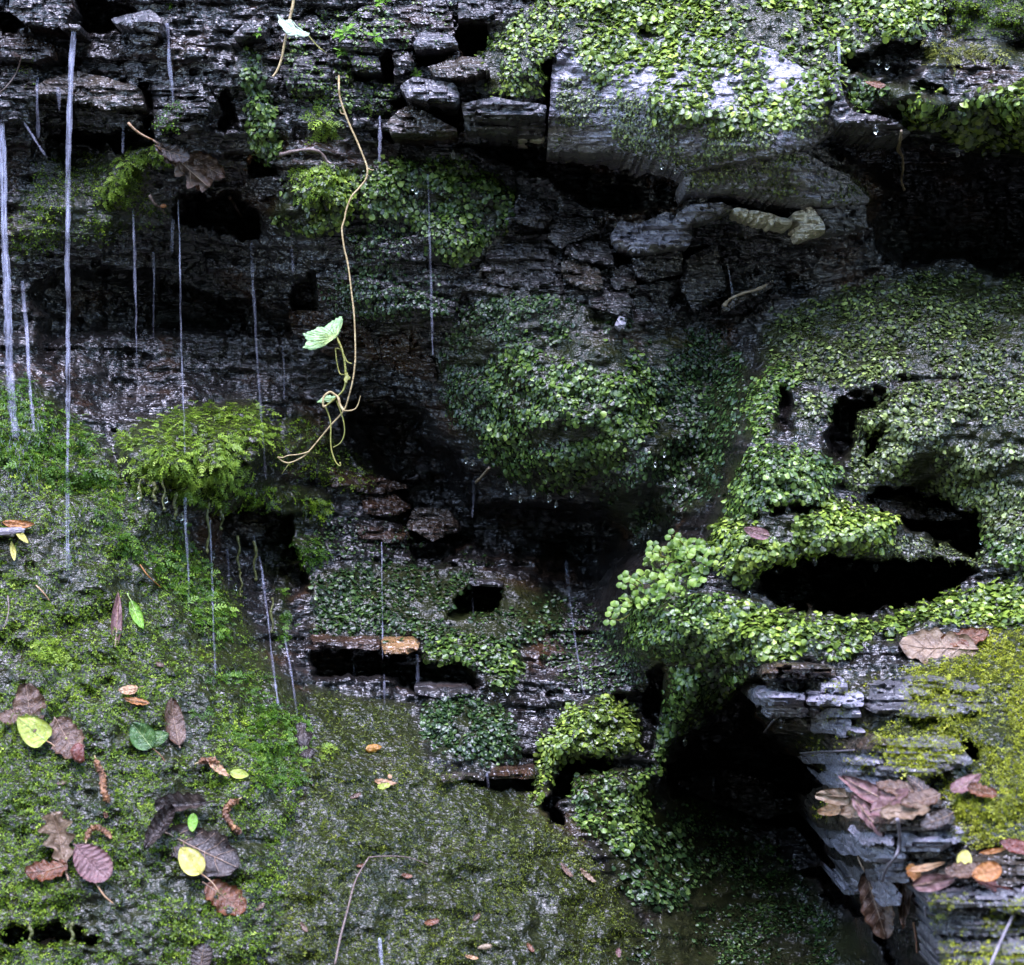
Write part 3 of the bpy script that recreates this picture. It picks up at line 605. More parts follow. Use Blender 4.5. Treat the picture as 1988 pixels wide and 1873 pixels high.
# liverwort leaflet: a round cupped scale, x across, y towards the tip, z out
def liver_template():
    k = 8
    a = np.linspace(0, 2 * np.pi, k, endpoint=False)
    rim = np.stack([np.sin(a) * (.50 + .06 * np.cos(3 * a)), .42 - .52 * np.cos(a), .10 * np.cos(2 * a) - .06], -1)
    v = np.concatenate([[(0, .38, .10)], rim])
    f = []
    for i in range(k):
        j = (i + 1) % k
        f.append((0, 1 + j, 1 + i))
    return v, np.array(f)[:, ::-1]
# moss shoot: a curved stem clothed with small paired leaves
def frond_template(nseg, wide, droop, leaf):
    v, f = [], []
    ts = np.linspace(0, 1, nseg + 1)
    c = np.stack([0 * ts, ts - .15 * ts * ts, .35 * ts - droop * ts * ts], -1)
    for i in range(nseg + 1):
        w = .035 * (1 - .6 * ts[i])
        v += [c[i] + (-w, 0, 0), c[i] + (w, 0, 0)]
    for i in range(nseg):
        f += [(2 * i, 2 * i + 1, 2 * i + 3), (2 * i, 2 * i + 3, 2 * i + 2)]
    for i in range(nseg + 1):
        t = ts[i]; L_ = wide * (1 - .55 * t) * (.65 + .7 * math.sin(min(1, t * 1.5 + .25) * 2.2))
        for s in (-1, 1):
            b = len(v)
            d = np.array((s * .8, .55, .12 if i % 2 else -.10)); d /= np.linalg.norm(d)
            v += [c[i] + (0, -.02, 0), c[i] + d * L_ * .5 + np.array((-s * .03, .06, .02)) * leaf, c[i] + d * L_, c[i] + d * L_ * .5 + np.array((s * .02, -.07, 0)) * leaf]
            f += [(b, b + 2, b + 1), (b, b + 3, b + 2)]
    b = len(v)
    v += [c[-1] + (-.05, -.04, 0), c[-1] + (.05, -.04, 0), c[-1] + (0, .16, -.06)]
    f.append((b, b + 1, b + 2))
    return np.array(v, float), np.array(f)
T_L = liver_template()
T_M = frond_template(2, .30, .42, 1.0)
T_F = frond_template(4, .30, .50, .8)

def sample(poly, n, edge=6):
    p = np.asarray(poly, float); lo, hi = p.min(0), p.max(0)
    lo = np.maximum(lo, (-60, -60)); hi = np.minimum(hi, (2050, 1935))
    x = rng.uniform(lo[0], hi[0], n); y = rng.uniform(lo[1], hi[1], n)
    wx = x + 22 * fbm(x / 50, y / 50, 31, 3) + 8 * fbm(x / 14, y / 14, 33, 2)
    wy = y + 18 * fbm(x / 50, y / 40, 32, 3) + 8 * fbm(x / 14, y / 14, 34, 2)
    s = sdf(poly, wx, wy)
    k = rng.uniform(0, 1, n) < smooth(-10, 16, s)
    return x[k], y[k]
DEAD = rng  # one generator for everything
ntri = 0
for (growth, name, label, poly, cover, size, pal, hgt, clump) in P:
    p = np.asarray(poly, float); lo = np.maximum(p.min(0), (-60, -60)); hi = np.minimum(p.max(0), (2050, 1935))
    boxa = (hi - lo).prod()
    den = {'liverwort': 6.0, 'moss': 8.2, 'feather': 6.5}[growth] * cover / size ** 2
    x, y = sample(poly, int(boxa * den))
    # gaps and clumps
    c = fbm(x / (size * 3.2), y / (size * 2.6), 41, 3) * .6 + fbm(x / (size * 9), y / (size * 7), 42, 3)
    keep = rng.uniform(-.5, .5, len(x)) * .5 + c > clump * 1.1 - .72
    # nothing grows deep inside the hollows
    cv = bilin(cav, AX, AY, x, y)
    keep &= cv < .03
    x, y, c = x[keep], y[keep], c[keep]
    n = len(x)
    if n == 0: continue
    N = normal(x, y, 6.0)
    o = pos(x, y, depth(x, y))
    down = np.array((0, 0, -1.0))
    g = unit(down - (N @ down)[:, None] * N + rng.normal(0, .05, (n, 3)))
    side = np.cross(N, g)
    if growth == 'liverwort':
        th = rng.normal(0, .75, n)
        axis_ = np.cos(th)[:, None] * g + np.sin(th)[:, None] * side
        lift = np.clip(rng.normal(.38, .26, n), -.05, 1.2)
        Yv = unit(np.cos(lift)[:, None] * axis_ + np.sin(lift)[:, None] * N)
        Xv = unit(np.cross(Yv, N)); Zv = np.cross(Xv, Yv)
        roll = rng.normal(0, .3, n)
        Xr = np.cos(roll)[:, None] * Xv + np.sin(roll)[:, None] * Zv; Zv = np.cross(Xr, Yv); Xv = Xr
        sc = size * UNIT * np.clip(rng.lognormal(0, .34, n), .45, 1.8) * .60
        o = o + N * (rng.uniform(.0, .55, n) * sc)[:, None] - Yv * (.3 * sc)[:, None]
        tv, tf = T_L
        tint = np.clip(rng.normal(.42, .26, n) + .25 * c, 0, 1)
    else:
        th = rng.uniform(-math.pi, math.pi, n) * (.75 if growth == 'moss' else .55)
        axis_ = np.cos(th)[:, None] * g + np.sin(th)[:, None] * side
        lift = rng.uniform(.05, 1.0, n)
        Yv = unit(np.cos(lift)[:, None] * axis_ + np.sin(lift)[:, None] * N)
        Xv = unit(np.cross(Yv, N)); Zv = np.cross(Xv, Yv)
        sc = size * UNIT * np.clip(rng.lognormal(0, .3, n), .5, 1.9) * (1.0 if growth == 'moss' else 1.1)
        o = o - N * .002
        tv, tf = T_M if growth == 'moss' else T_F
        tint = np.clip(rng.normal(.42, .2, n) + .25 * c, 0, 1)
    V, F = stamp(tv, tf, o, Xv, Yv, Zv, sc)
    ntri += len(F)
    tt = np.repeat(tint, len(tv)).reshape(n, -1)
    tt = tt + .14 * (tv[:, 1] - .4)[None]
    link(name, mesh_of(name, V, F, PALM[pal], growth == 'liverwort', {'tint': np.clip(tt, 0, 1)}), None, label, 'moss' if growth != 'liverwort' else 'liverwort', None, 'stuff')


if __import__('os').environ.get('DBG'): print('green triangles', ntri, 'face', len(quads)*2)

# ------------------------------------------------------------------ materials of the loose things
def litter_mat(name, c0, c1, c2, rough=.25, trans=.15, scale=60):
    t = NT(name)
    co = t.n('ShaderNodeTexCoord').outputs['Object']
    col = t.ramp(t.noise(co, scale, 5, .65, .4).outputs[0], [(.32, c0), (.5, c1), (.68, c2)])
    bm = t.n('ShaderNodeBump', ins={'Height': t.noise(co, 260, 4, .65, .5).outputs[0], 'Strength': .6, 'Distance': .004}).outputs[0]
    bs = t.n('ShaderNodeBsdfPrincipled', ins={'Base Color': col, 'Roughness': rough, 'IOR': 1.5, 'Normal': bm})
    tr = t.n('ShaderNodeBsdfTranslucent', ins={'Color': col})
    return t.done(t.n('ShaderNodeMixShader', ins={0: trans, 1: bs.outputs[0], 2: tr.outputs[0]}).outputs[0])
LM = {
 'brown': litter_mat('wet_brown_leaf', (0.036, 0.018, 0.010), (0.088, 0.046, 0.026), (0.160, 0.096, 0.056)),
 'darkbrown': litter_mat('dark_rotting_leaf', (.012, .008, .007), (.030, .020, .016), (.07, .048, .036), .16),
 'tan': litter_mat('tan_oak_leaf', (0.098, 0.059, 0.032), (0.182, 0.119, 0.070), (0.266, 0.196, 0.126)),
 'pink': litter_mat('purple_beech_leaf', (0.090, 0.039, 0.039), (0.150, 0.072, 0.069), (0.198, 0.114, 0.102), .3),
 'rust': litter_mat('rust_leaf', (0.060, 0.018, 0.006), (0.120, 0.040, 0.013), (0.180, 0.080, 0.030)),
 'orange': litter_mat('orange_leaf', (0.180, 0.060, 0.012), (0.300, 0.120, 0.027), (0.372, 0.192, 0.060)),
 'peach': litter_mat('peach_leaf', (0.270, 0.132, 0.054), (0.372, 0.216, 0.108), (0.432, 0.300, 0.180)),
 'yellow': litter_mat('yellow_leaf', (0.416, 0.368, 0.064), (0.560, 0.512, 0.128), (0.640, 0.608, 0.272), .22, .3, 25),
 'yellowgreen': litter_mat('yellow_green_leaf', (0.225, 0.270, 0.034), (0.345, 0.405, 0.060), (0.450, 0.495, 0.135), .22, .3, 25),
 'green': litter_mat('green_leaf', (.020, .055, .014), (.045, .11, .022), (.09, .18, .04), .2, .2),
 'fresh': litter_mat('fresh_green_leaf', (.10, .26, .02), (.18, .38, .035), (.28, .48, .07), .25, .3),
 'ivy': litter_mat('ivy_leaf_face', (.16, .30, .10), (.26, .42, .18), (.38, .54, .28), .22, .25, 45),
 'paleivy': litter_mat('pale_ivy_back', (.42, .54, .36), (.55, .66, .48), (.66, .75, .58), .3, .35, 30),
 'red': litter_mat('dark_red_leaf', (.05, .012, .008), (.11, .025, .014), (.18, .05, .03), .2),
 'vein': litter_mat('pale_leaf_rib', (.16, .10, .06), (.26, .17, .11), (.34, .25, .17)),
 'greenvein': litter_mat('green_leaf_rib', (.20, .30, .08), (.32, .42, .14), (.42, .52, .22)),
 'stem': litter_mat('woody_vine_stem', (.20, .14, .055), (.34, .25, .11), (.46, .36, .18), .4, 0),
 'greenstem': litter_mat('green_vine_stem', (.12, .13, .02), (.20, .20, .035), (.30, .27, .06), .35, .1),
 'twig': litter_mat('wet_twig', (.05, .03, .022), (.11, .075, .06), (.20, .15, .13), .25, 0),
 'greytwig': litter_mat('grey_twig', (.09, .078, .085), (.16, .14, .155), (.24, .22, .24), .35, 0),
 'catkin': litter_mat('alder_catkin', (.06, .022, .010), (.15, .065, .026), (.30, .15, .06), .4, .1),
 'root': litter_mat('pale_root', (.12, .085, .05), (.22, .165, .10), (.34, .27, .18), .4, 0),
 'amber': litter_mat('amber_chip', (.16, .07, .01), (.32, .15, .02), (.45, .26, .05), .2, .2),
 'algae': litter_mat('slimy_algae', (.05, .06, .015), (.12, .13, .035), (.20, .20, .08), .12, .3),
 'sax': litter_mat('saxifrage_leaf', (0.124, 0.223, 0.031), (0.198, 0.310, 0.050), (0.273, 0.372, 0.099), .35, .35, 35),
}
def water_mat(name, lo, hi, tint=(.42, .43, .54)):
    t = NT(name)
    co = t.n('ShaderNodeTexCoord').outputs['Object']
    mp = t.n('ShaderNodeMapping', ins={'Vector': co, 'Scale': (1, 1, .07)}).outputs[0]
    f = t.n('ShaderNodeMapRange', ins={'Value': t.noise(mp, 420, 3, .6).outputs[0], 'From Min': .35, 'From Max': .68, 'To Min': lo, 'To Max': hi}).outputs[0]
    at = t.n('ShaderNodeAttribute', attribute_name='air').outputs['Fac']
    f = t.n('ShaderNodeMath', operation='MULTIPLY', ins={0: f, 1: at}).outputs[0]
    bm = t.n('ShaderNodeBump', ins={'Height': t.noise(mp, 300, 2, .5).outputs[0], 'Strength': .8, 'Distance': .004}).outputs[0]
    bs = t.n('ShaderNodeBsdfPrincipled', ins={'Base Color': (*tint, 1), 'Roughness': .12, 'IOR': 1.33, 'Normal': bm})
    tr = t.n('ShaderNodeBsdfTransparent')
    return t.done(t.n('ShaderNodeMixShader', ins={0: f, 1: tr.outputs[0], 2: bs.outputs[0]}).outputs[0])
t = NT('saxifrage_leaf_green')
col = t.ramp(t.n('ShaderNodeObjectInfo').outputs['Random'], [(0, (.03, .07, .008)), (.5, (.09, .16, .02)), (1, (.18, .27, .045))])
LM['sax'] = t.done(t.n('ShaderNodeMixShader', ins={0: .2, 1: t.n('ShaderNodeBsdfPrincipled', ins={'Base Color': col, 'Roughness': .42, 'Specular IOR Level': .3}).outputs[0], 2: t.n('ShaderNodeBsdfTranslucent', ins={'Color': col}).outputs[0]}).outputs[0])
WATER = water_mat('falling_water', .03, .42)
THIN = water_mat('thin_water', .0, .24)
t = NT('water_drop'); g = t.n('ShaderNodeBsdfPrincipled', ins={'Base Color': (.95, 1, .9, 1), 'Roughness': .03, 'IOR': 1.33, 'Transmission Weight': 1.0})
DROP = t.done(g.outputs[0])

# ------------------------------------------------------------------ shape helpers
def spline(pts, per=8):
    p = np.asarray(pts, float)
    p = np.concatenate([[2 * p[0] - p[1]], p, [2 * p[-1] - p[-2]]])
    out = []
    for i in range(1, len(p) - 2):
        t = np.linspace(0, 1, per, endpoint=False)[:, None]
        a, b, c, d = p[i - 1], p[i], p[i + 1], p[i + 2]
        out.append(.5 * (2 * b + (c - a) * t + (2 * a - 5 * b + 4 * c - d) * t ** 2 + (3 * b - 3 * c + d - a) * t ** 3))
    out.append(p[-2][None])
    return np.concatenate(out)
def tube_arrays(path, rad, sides=6):
    path = np.asarray(path, float); n = len(path)
    rad = np.broadcast_to(np.asarray(rad, float), (n,))
    T = unit(np.gradient(path, axis=0))
    ref = np.array((0.13, -1.0, .21))
    A = unit(np.cross(T, ref)); Bv = np.cross(T, A)
    a = np.linspace(0, 2 * np.pi, sides, endpoint=False)
    V = path[:, None] + rad[:, None, None] * (np.cos(a)[None, :, None] * A[:, None] + np.sin(a)[None, :, None] * Bv[:, None])
    V = np.concatenate([V.reshape(-1, 3), path[:1], path[-1:]])
    F = []
    for i in range(n - 1):
        for j in range(sides):
            k = (j + 1) % sides
            q = (i * sides + j, i * sides + k, (i + 1) * sides + k, (i + 1) * sides + j)
            F += [(q[0], q[1], q[2]), (q[0], q[2], q[3])]
    for j in range(sides):
        k = (j + 1) % sides
        F += [(n * sides, k, j), (n * sides + 1, (n - 1) * sides + j, (n - 1) * sides + k)]
    return V, np.array(F)
def join(parts):
    Vs, Fs, o = [], [], 0
    for V, F in parts:
        Vs.append(V); Fs.append(np.asarray(F) + o); o += len(V)
    return np.concatenate(Vs), np.concatenate(Fs)
def sheet_solid(V, quads_, border, th):
    """give a leaf sheet thickness: V (n,3) with z as normal"""
    n = len(V); W = V.copy(); W[:, 2] -= th
    f = []
    for a, b, c, d in quads_: f += [(a, b, c), (a, c, d), (n + a, n + c, n + b), (n + a, n + d, n + c)]
    for i in range(len(border)):
        a, b = border[i], border[(i + 1) % len(border)]
        f += [(a, n + a, n + b), (a, n + b, b)]
    return np.concatenate([V, W]), np.array(f)
def half_width(shape, t):
    e = np.clip(t, 0, 1)
    if shape == 'ovate': w = e ** .55 * (1 - e) ** .75 / .46
    elif shape == 'heart': w = (e + .02) ** .32 * (1 - e) ** .70 / .62
    elif shape == 'ellipse': w = np.sqrt(np.clip(1 - (2 * e - 1) ** 2, 0, 1)) * (1 - .25 * (e - .5)) * .97
    elif shape == 'beech': w = e ** .6 * (1 - e) ** .55 / .45 * (1 + .035 * np.sin(e * 75))
    elif shape == 'oak': w = (e ** .9 * (1 - e) ** .42 / .45) * (.72 + .28 * np.cos(2 * np.pi * (4.2 * e - .1)))
    elif shape == 'torn': w = e ** .5 * (1 - e) ** .45 / .50 * (.9 + .07 * np.sin(e * 13) + .07 * np.sin(e * 37 + 1))
    else: w = e ** .7 * (1 - e) ** .9 / .34
    w = np.clip(w, 0, 1.15); w[0] = max(w[0], .03); w[-1] = .03
    return w
def blade(shape, Ln, W, curl, fold, ripple, rfreq, seed, nt=22, nm=8, bend=0.0):
    t = np.linspace(0, 1, nt + 1); s = np.linspace(-1, 1, nm + 1)
    w = half_width(shape, t) * W / 2
    Tt, S = np.meshgrid(t, s, indexing='ij')
    sweep = 0.13 * Ln * S ** 2 * (.3 + .7 * Tt) * (1 - Tt) if shape in ('beech', 'oak') else 0
    X = S * w[:, None] + bend * Ln * Tt ** 2
    Y = Tt * Ln + sweep
    lat = np.sin(Tt * rfreq + np.abs(S) * -2.2) * ripple * Ln * np.abs(S)
    Z = fold * np.abs(S) * w[:, None] + curl * Ln * (Tt - .4) ** 2 + lat + .07 * Ln * fbm(Tt * 3 + seed, S * 2 + seed, seed, 3)
    V = np.stack([X, Y, Z], -1).reshape(-1, 3)
    ii = np.arange(V.shape[0]).reshape(nt + 1, nm + 1)
    q = np.stack([ii[:-1, :-1], ii[:-1, 1:], ii[1:, 1:], ii[1:, :-1]], -1).reshape(-1, 4)
    border = list(ii[0, ::-1]) + list(ii[1:, 0]) + list(ii[-1, 1:]) + list(ii[-2:0:-1, -1])
    # ribs follow the sheet
    def at(tt, ss):
        a, b = tt * nt, (ss + 1) / 2 * nm
        i, j = min(int(a), nt - 1), min(int(b), nm - 1); u, v = a - i, b - j
        G = V.reshape(nt + 1, nm + 1, 3)
        return (G[i, j] * (1 - v) + G[i, j + 1] * v) * (1 - u) + (G[i + 1, j] * (1 - v) + G[i + 1, j + 1] * v) * u + np.array((0, 0, .0006 * Ln / .05))
    ribs = [tube_arrays([at(x, 0) for x in np.linspace(0, .97, 14)], np.linspace(.013, .004, 14) * Ln, 4)]
    npair = {'beech': 8, 'oak': 4, 'torn': 5}.get(shape, 4)
    for k in range(npair):
        t0 = .10 + .72 * k / npair
        for sg in (-1, 1):
            ribs.append(tube_arrays([at(min(.97, t0 + .16 * x), sg * .86 * x) for x in np.linspace(0, 1, 6)], np.linspace(.006, .002, 6) * Ln, 3))
    return sheet_solid(V, q, border, .0055 * Ln), join(ribs)
def frame(px, py, ang, nk, lift, roll=0.0, tip=0.0):
    N = normal(np.array([px]), np.array([py]), 14.0)[0]
    n = unit(N * nk + np.array((0, -1.0, .35)) * (1 - nk))
    a = R(ang)
    y = np.array((math.cos(a), 0, math.sin(a))); y = unit(y - n * (y @ n))
    if tip: y = unit(y * math.cos(R(tip)) + n * math.sin(R(tip))); n = unit(n - y * (n @ y))
    x = np.cross(y, n)
    if roll:
        c, s = math.cos(R(roll)), math.sin(R(roll)); x, n = x * c + n * s, n * c - x * s
    return pos(px, py, float(sdepth(np.array([px]), np.array([py]))[0]) + lift), x, y, n
from mathutils import Matrix
def leaf(label, name, shape, px, py, ln, wd, ang, mat, rib='vein', curl=.3, fold=.1, ripple=.035, rfreq=30, nk=.45, lift=.008, roll=0, tip=0, stalk=.25, stalkmat=None, bend=0, cat='leaf', group=None):
    c, x, y, n = frame(px, py, ang, nk, lift * (.55 if px < 800 and py > 1000 else 1), roll, tip)
    vis = max(.45, math.hypot(y[0], y[2]))
    s = (CAM[1] * -1 - (-c[1])) / 3.0
    Lw = ln * UNIT * s / vis; Ww = wd * UNIT * s
    o = c - y * Lw * .5
    r = root(name, o, label, cat, group)
    r.rotation_euler = Matrix((x, y, n)).transposed().to_euler()
    seed = int(px * 7 + py) % 997
    (V, F), (RV, RF) = blade(shape, Lw, Ww, curl, fold, ripple, rfreq, seed, nt=44 if shape == 'beech' else 24, bend=bend)
    link('blade', mesh_of('blade', V, F, LM[mat]), r)
    if Lw > .022: link('midrib', mesh_of('midrib', RV, RF, LM[rib]), r)
    if stalk:
        k = np.linspace(0, 1, 7)[:, None]
        z0 = V[4][2]
        pth = np.concatenate([k * 0 + .12 * Lw * stalk * np.sin(k * 2.4), -k * Lw * stalk + .01 * Lw, z0 + .1 * Lw * stalk * k], 1)
        link('stalk', mesh_of('stalk', *tube_arrays(pth, np.linspace(.014, .020, 7) * max(Lw, .03), 5), LM[stalkmat or rib]), r)
    return r
def line3(pts, off=.006, fixed=None):
    p = np.array([q[:2] for q in pts], float)
    d = sdepth(p[:, 0], p[:, 1]) + off if fixed is None else np.full(len(p), fixed)
    e = np.array([q[2] if len(q) > 2 else 0 for q in pts], float)
    return pos(p[:, 0], p[:, 1], d + e)
def rod(name, label, cat, pts, r0, r1, mat, off=.006, knots=0, group=None, sides=6, per=8):
    w = spline(line3(pts, off), per); o = w[0]
    rad = np.linspace(r0, r1, len(w))
    if knots: rad = rad * (1 + knots * np.abs(fbm(np.arange(len(w)) / 3.1, np.zeros(len(w)), int(pts[0][0]), 2)))
    r = link(name, mesh_of(name, *tube_arrays(w - o, rad, sides), LM[mat]), None, label, cat, group)
    r.location = Vector(o); return r

# ------------------------------------------------------------------ the hanging ivy
def outline_blade(pts, base, cup, th):
    """a lobed leaf traced in its own plane (metres): rings towards the centre so that it can be cupped"""
    p = np.asarray(pts, float); c = p.mean(0) * .6 + np.asarray(base) * .4
    n = len(p); rows = [(c + (p - c) * r) for r in (1, .8, .55, .3)]
    V = np.concatenate(rows + [[c]]); 
    z = cup * (V[:, 0] ** 2 * .6 + V[:, 1] ** 2) + .0016 * np.sin(V[:, 0] * 260) * np.cos(V[:, 1] * 210)
    V = np.concatenate([V, z[:, None]], 1)
    F = []
    for k in range(3):
        for i in range(n):
            j = (i + 1) % n
            a, b, c2, d = k * n + i, k * n + j, (k + 1) * n + j, (k + 1) * n + i
            F += [(a, b, c2, d)]
    for i in range(n): F.append((3 * n + i, 3 * n + (i + 1) % n, 4 * n, 4 * n))
    return V, F, list(range(n))
def ivy_leaf(parent, base, tips, d, mat, ribmat, cup=6, nrm=(0, -1, .3)):
    """tips: the outline as survey points; the leaf lies in its own tilted plane through base"""
    n = unit(np.array(nrm, float)); o = pos(*base, d)
    x = unit(np.cross((0, 0, 1.0), -n)); x = unit(np.array((1.0, 0, 0)) - n * n[0]); y = np.cross(n, x) * -1
    if y[2] < 0: y = -y
    q = pos(np.array([t_[0] for t_ in tips]), np.array([t_[1] for t_ in tips]), d) - o
    # drop the outline onto the leaf plane along the world y axis
    q[:, 1] = -(q[:, 0] * n[0] + q[:, 2] * n[2]) / n[1]
    loc = np.stack([q @ x, q @ y], -1)
    # toothed edge, denser outline
    dense = []
    for i in range(len(loc)):
        a, b = loc[i], loc[(i + 1) % len(loc)]
        for k in range(4): dense.append(a + (b - a) * k / 4 + (0 if k == 0 else 1) * rng.normal(0, .0007, 2))
    V, F, border = outline_blade(dense, (0, 0), cup, .0004)
    if (dense[0][0] * dense[1][1] - dense[1][0] * dense[0][1]) < 0: pass
    nV = len(V); W = V.copy(); W[:, 2] -= .0005
    f = []
    for a, b, c, e in F:
        f += [(a, b, c), (nV + a, nV + c, nV + b)]
        if c != e: f += [(a, c, e), (nV + a, nV + e, nV + c)]
    for i in range(len(border)):
        a, b = border[i], border[(i + 1) % len(border)]; f += [(a, nV + a, nV + b), (a, nV + b, b)]
    V2 = np.concatenate([V, W]); M3 = np.stack([x, y, n])
    wv = V2 @ M3 + o - np.array(parent.location)
    b = link('leaf', mesh_of('leaf', wv, np.array(f), LM[mat]), parent)
    ribs = []
    for i in range(0, len(loc)):
        tip = loc[i]
        if np.hypot(*tip) < .02: continue
        k = np.linspace(0, .93, 7)[:, None]
        uv = k * tip
        zz = cup * (uv[:, 0] ** 2 * .6 + uv[:, 1] ** 2) + .0016 * np.sin(uv[:, 0] * 260) * np.cos(uv[:, 1] * 210) + .0004
        w3 = np.concatenate([uv, zz[:, None]], 1) @ M3 + o - np.array(parent.location)
        ribs.append(tube_arrays(w3, np.linspace(.0009, .0003, 7), 4))
    if ribs: link('midrib', mesh_of('midrib', *join(ribs), LM[ribmat]), b)
    return b
def vine_part(parent, name, pts, d, r0, r1, mat, bumps=.25):
    p = np.array([(a, b) for a, b, *_ in pts], float); e = np.array([q[2] if len(q) > 2 else 0 for q in pts])
    w = spline(pos(p[:, 0], p[:, 1], d + e), 9)
    rad = np.linspace(r0, r1, len(w)) * (1 + bumps * np.clip(fbm(np.arange(len(w)) / 5.0, np.zeros(len(w)), int(p[0, 0]), 2), 0, 1))
    return link(name, mesh_of(name, *tube_arrays(w - np.array(parent.location), rad, 7), LM[mat]), parent)
DV = .125
v = root('ivy_vine', pos(658, 153, DV), 'long bare ivy vine hanging left of centre, with a toothed leaf', 'vine')
vine_part(v, 'stem', [(658,145,-.03),(658,165),(660,189),(670,220),(680,245),(691,269),(704,300),(713,326),(711,346),(698,364),(683,381),(673,405),(669,425),(664,445),(668,480),(674,505),(678,530),(683,572),(687,605),(689,641),(690,690),(688,715),(685,738),(677,770),(667,797),(640,828),(599,877),(582,890),(563,898),(550,896),(539,887)], DV, .0014, .0010, 'stem')
vine_part(v, 'stem', [(653,653),(658,664),(665,682),(670,709),(671,740),(666,758),(652,772),(634,787)], DV + .01, .0015, .0013, 'greenstem')
vine_part(v, 'tendril', [(634,787),(628,789),(627,780),(629,770),(640,761),(650,766),(657,773),(660,785),(667,797)], DV + .012, .0015, .0018, 'stem')
vine_part(v, 'tendril', [(653,777),(660,795),(667,818),(669,838),(665,853),(658,862),(647,868)], DV + .008, .0010, .0006, 'greenstem')
vine_part(v, 'tendril', [(632,790),(638,805),(642,822),(642,855),(644,875),(650,893),(656,902),(661,904),(660,897)], DV + .005, .0011, .0008, 'greenstem')
vine_part(v, 'tendril', [(683,706),(674,702),(668,690),(664,682),(658,677),(652,678),(653,695),(657,717),(661,726),(668,727)], DV + .006, .0010, .0009, 'greenstem')
vine_part(v, 'rootlet', [(667,797),(680,797),(690,793),(695,785),(698,775),(700,768)], DV, .0009, .0004, 'stem', .8)
vine_part(v, 'rootlet', [(599,877),(580,882),(560,884),(549,888),(539,887)], DV + .002, .0009, .0006, 'stem')
vine_part(v, 'rootlet', [(672,222),(663,220),(660,213)], DV, .0010, .0004, 'stem', .8)
vine_part(v, 'rootlet', [(563,898),(556,907),(547,920)], DV - .01, .0006, .0003, 'greenstem', .5)
vine_part(v, 'rootlet', [(713,326),(722,330),(726,329)], DV, .0010, .0004, 'stem', .5)
ivy_leaf(v, (653,653), [(653,653),(660,642),(664,626),(662,617),(650,618),(640,627),(630,634),(618,636),(608,643),(600,648),(588,653),(594,661),(600,667),(594,672),(594,680),(589,686),(600,687),(612,684),(624,678),(634,671),(644,660)], DV + .012, 'ivy', 'greenvein', 5, (.18, -1, .55))
ivy_leaf(v, (653,772), [(653,772),(648,767),(634,767),(624,774),(616,783),(628,783),(642,778)], DV + .002, 'ivy', 'greenvein', 4, (-.1, -1, .5))
ivy_leaf(v, (671,730), [(671,730),(674,723),(677,730),(681,734),(676,738),(672,744),(667,738)], DV + .016, 'greenstem', 'greenvein', 4)
v = root('ivy_vine', pos(570, -30, .14), 'short ivy vine entering at the top with one pale folded leaf', 'vine')
vine_part(v, 'stem', [(572,-40),(570,0),(566,22),(562,39),(558,58),(554,77),(551,92),(548,108),(543,125),(536,140),(529,149)], .14, .0022, .0014, 'stem')
vine_part(v, 'stalk', [(599,69),(608,80),(618,91),(627,98),(634,103,-.03)], .15, .0010, .0008, 'greenstem')
ivy_leaf(v, (599,69), [(599,69),(601,63),(593,60),(586,60),(579,59),(571,56),(565,51),(565,43),(560,38),(553,41),(552,49),(545,44),(536,37),(541,51),(549,61),(556,69),(565,72),(573,72),(576,75),(579,71),(588,71)], .158, 'paleivy', 'paleivy', 6, (.1, -1, .9))

# ------------------------------------------------------------------ golden saxifrage: countable round leaves on stalks
SX = [(1263,1072),(1290,1066),(1310,1052),(1338,1044),(1378,1062),(1372,1100),(1345,1130),(1312,1148),(1262,1162),(1216,1178),(1206,1186),(1216,1160),(1236,1130),(1252,1108)]
sx = root('saxifrage_plant', pos(1300, 1150, .20), 'bright yellow-green round-leaved saxifrage clump above the black lower cave', 'plant')
def round_leaf_mesh():
    k = 10; a = np.linspace(0, 2 * np.pi, k, endpoint=False)
    rim = np.stack([np.sin(a) * .5 * (1 + .05 * np.cos(a * 5)), .46 - .5 * np.cos(a) * (1 + .05 * np.cos(a * 5)), -.10 + .05 * np.cos(3 * a)], -1)
    mid = np.stack([np.sin(a) * .28, .46 - .28 * np.cos(a), 0 * a - .01], -1)
    V = np.concatenate([[(0, .46, 0.02)], mid, rim]); F = []
    for i in range(k):
        j = (i + 1) % k
        F += [(0, 1 + i, 1 + j), (1 + i, 1 + k + i, 1 + k + j), (1 + i, 1 + k + j, 1 + j)]
    return mesh_of('leaf', V, np.array(F)[:, ::-1], LM['sax'])
SXM = round_leaf_mesh()
def sax_leaf(p, size, ydir, nrm):
    n = unit(np.array(nrm, float)); y = np.array(ydir, float); y = unit(y - n * (y @ n)); x = np.cross(y, n)
    o = link('leaf', SXM, sx)
    m = Matrix((x * size, y * size, n * size)).transposed().to_4x4()
    m.translation = Vector(np.asarray(p) - np.array(sx.location)); o.matrix_basis = m
n = 0
while n < 300:
    x, y = rng.uniform(1195, 1390), rng.uniform(1040, 1190)
    if sdf(SX, np.array([x]), np.array([y]))[0] < -4: continue
    d = sdepth(np.array([x]), np.array([y]))[0]
    h = rng.uniform(.002, .028)
    p = pos(x, y + 3, d + h)
    a = rng.uniform(0, 6.283)
    sax_leaf(p, rng.uniform(.0075, .0125), (math.cos(a), -.3, math.sin(a)), (rng.normal(0, .55), -.7 + rng.normal(0, .4), .7 + rng.normal(0, .35))); n += 1
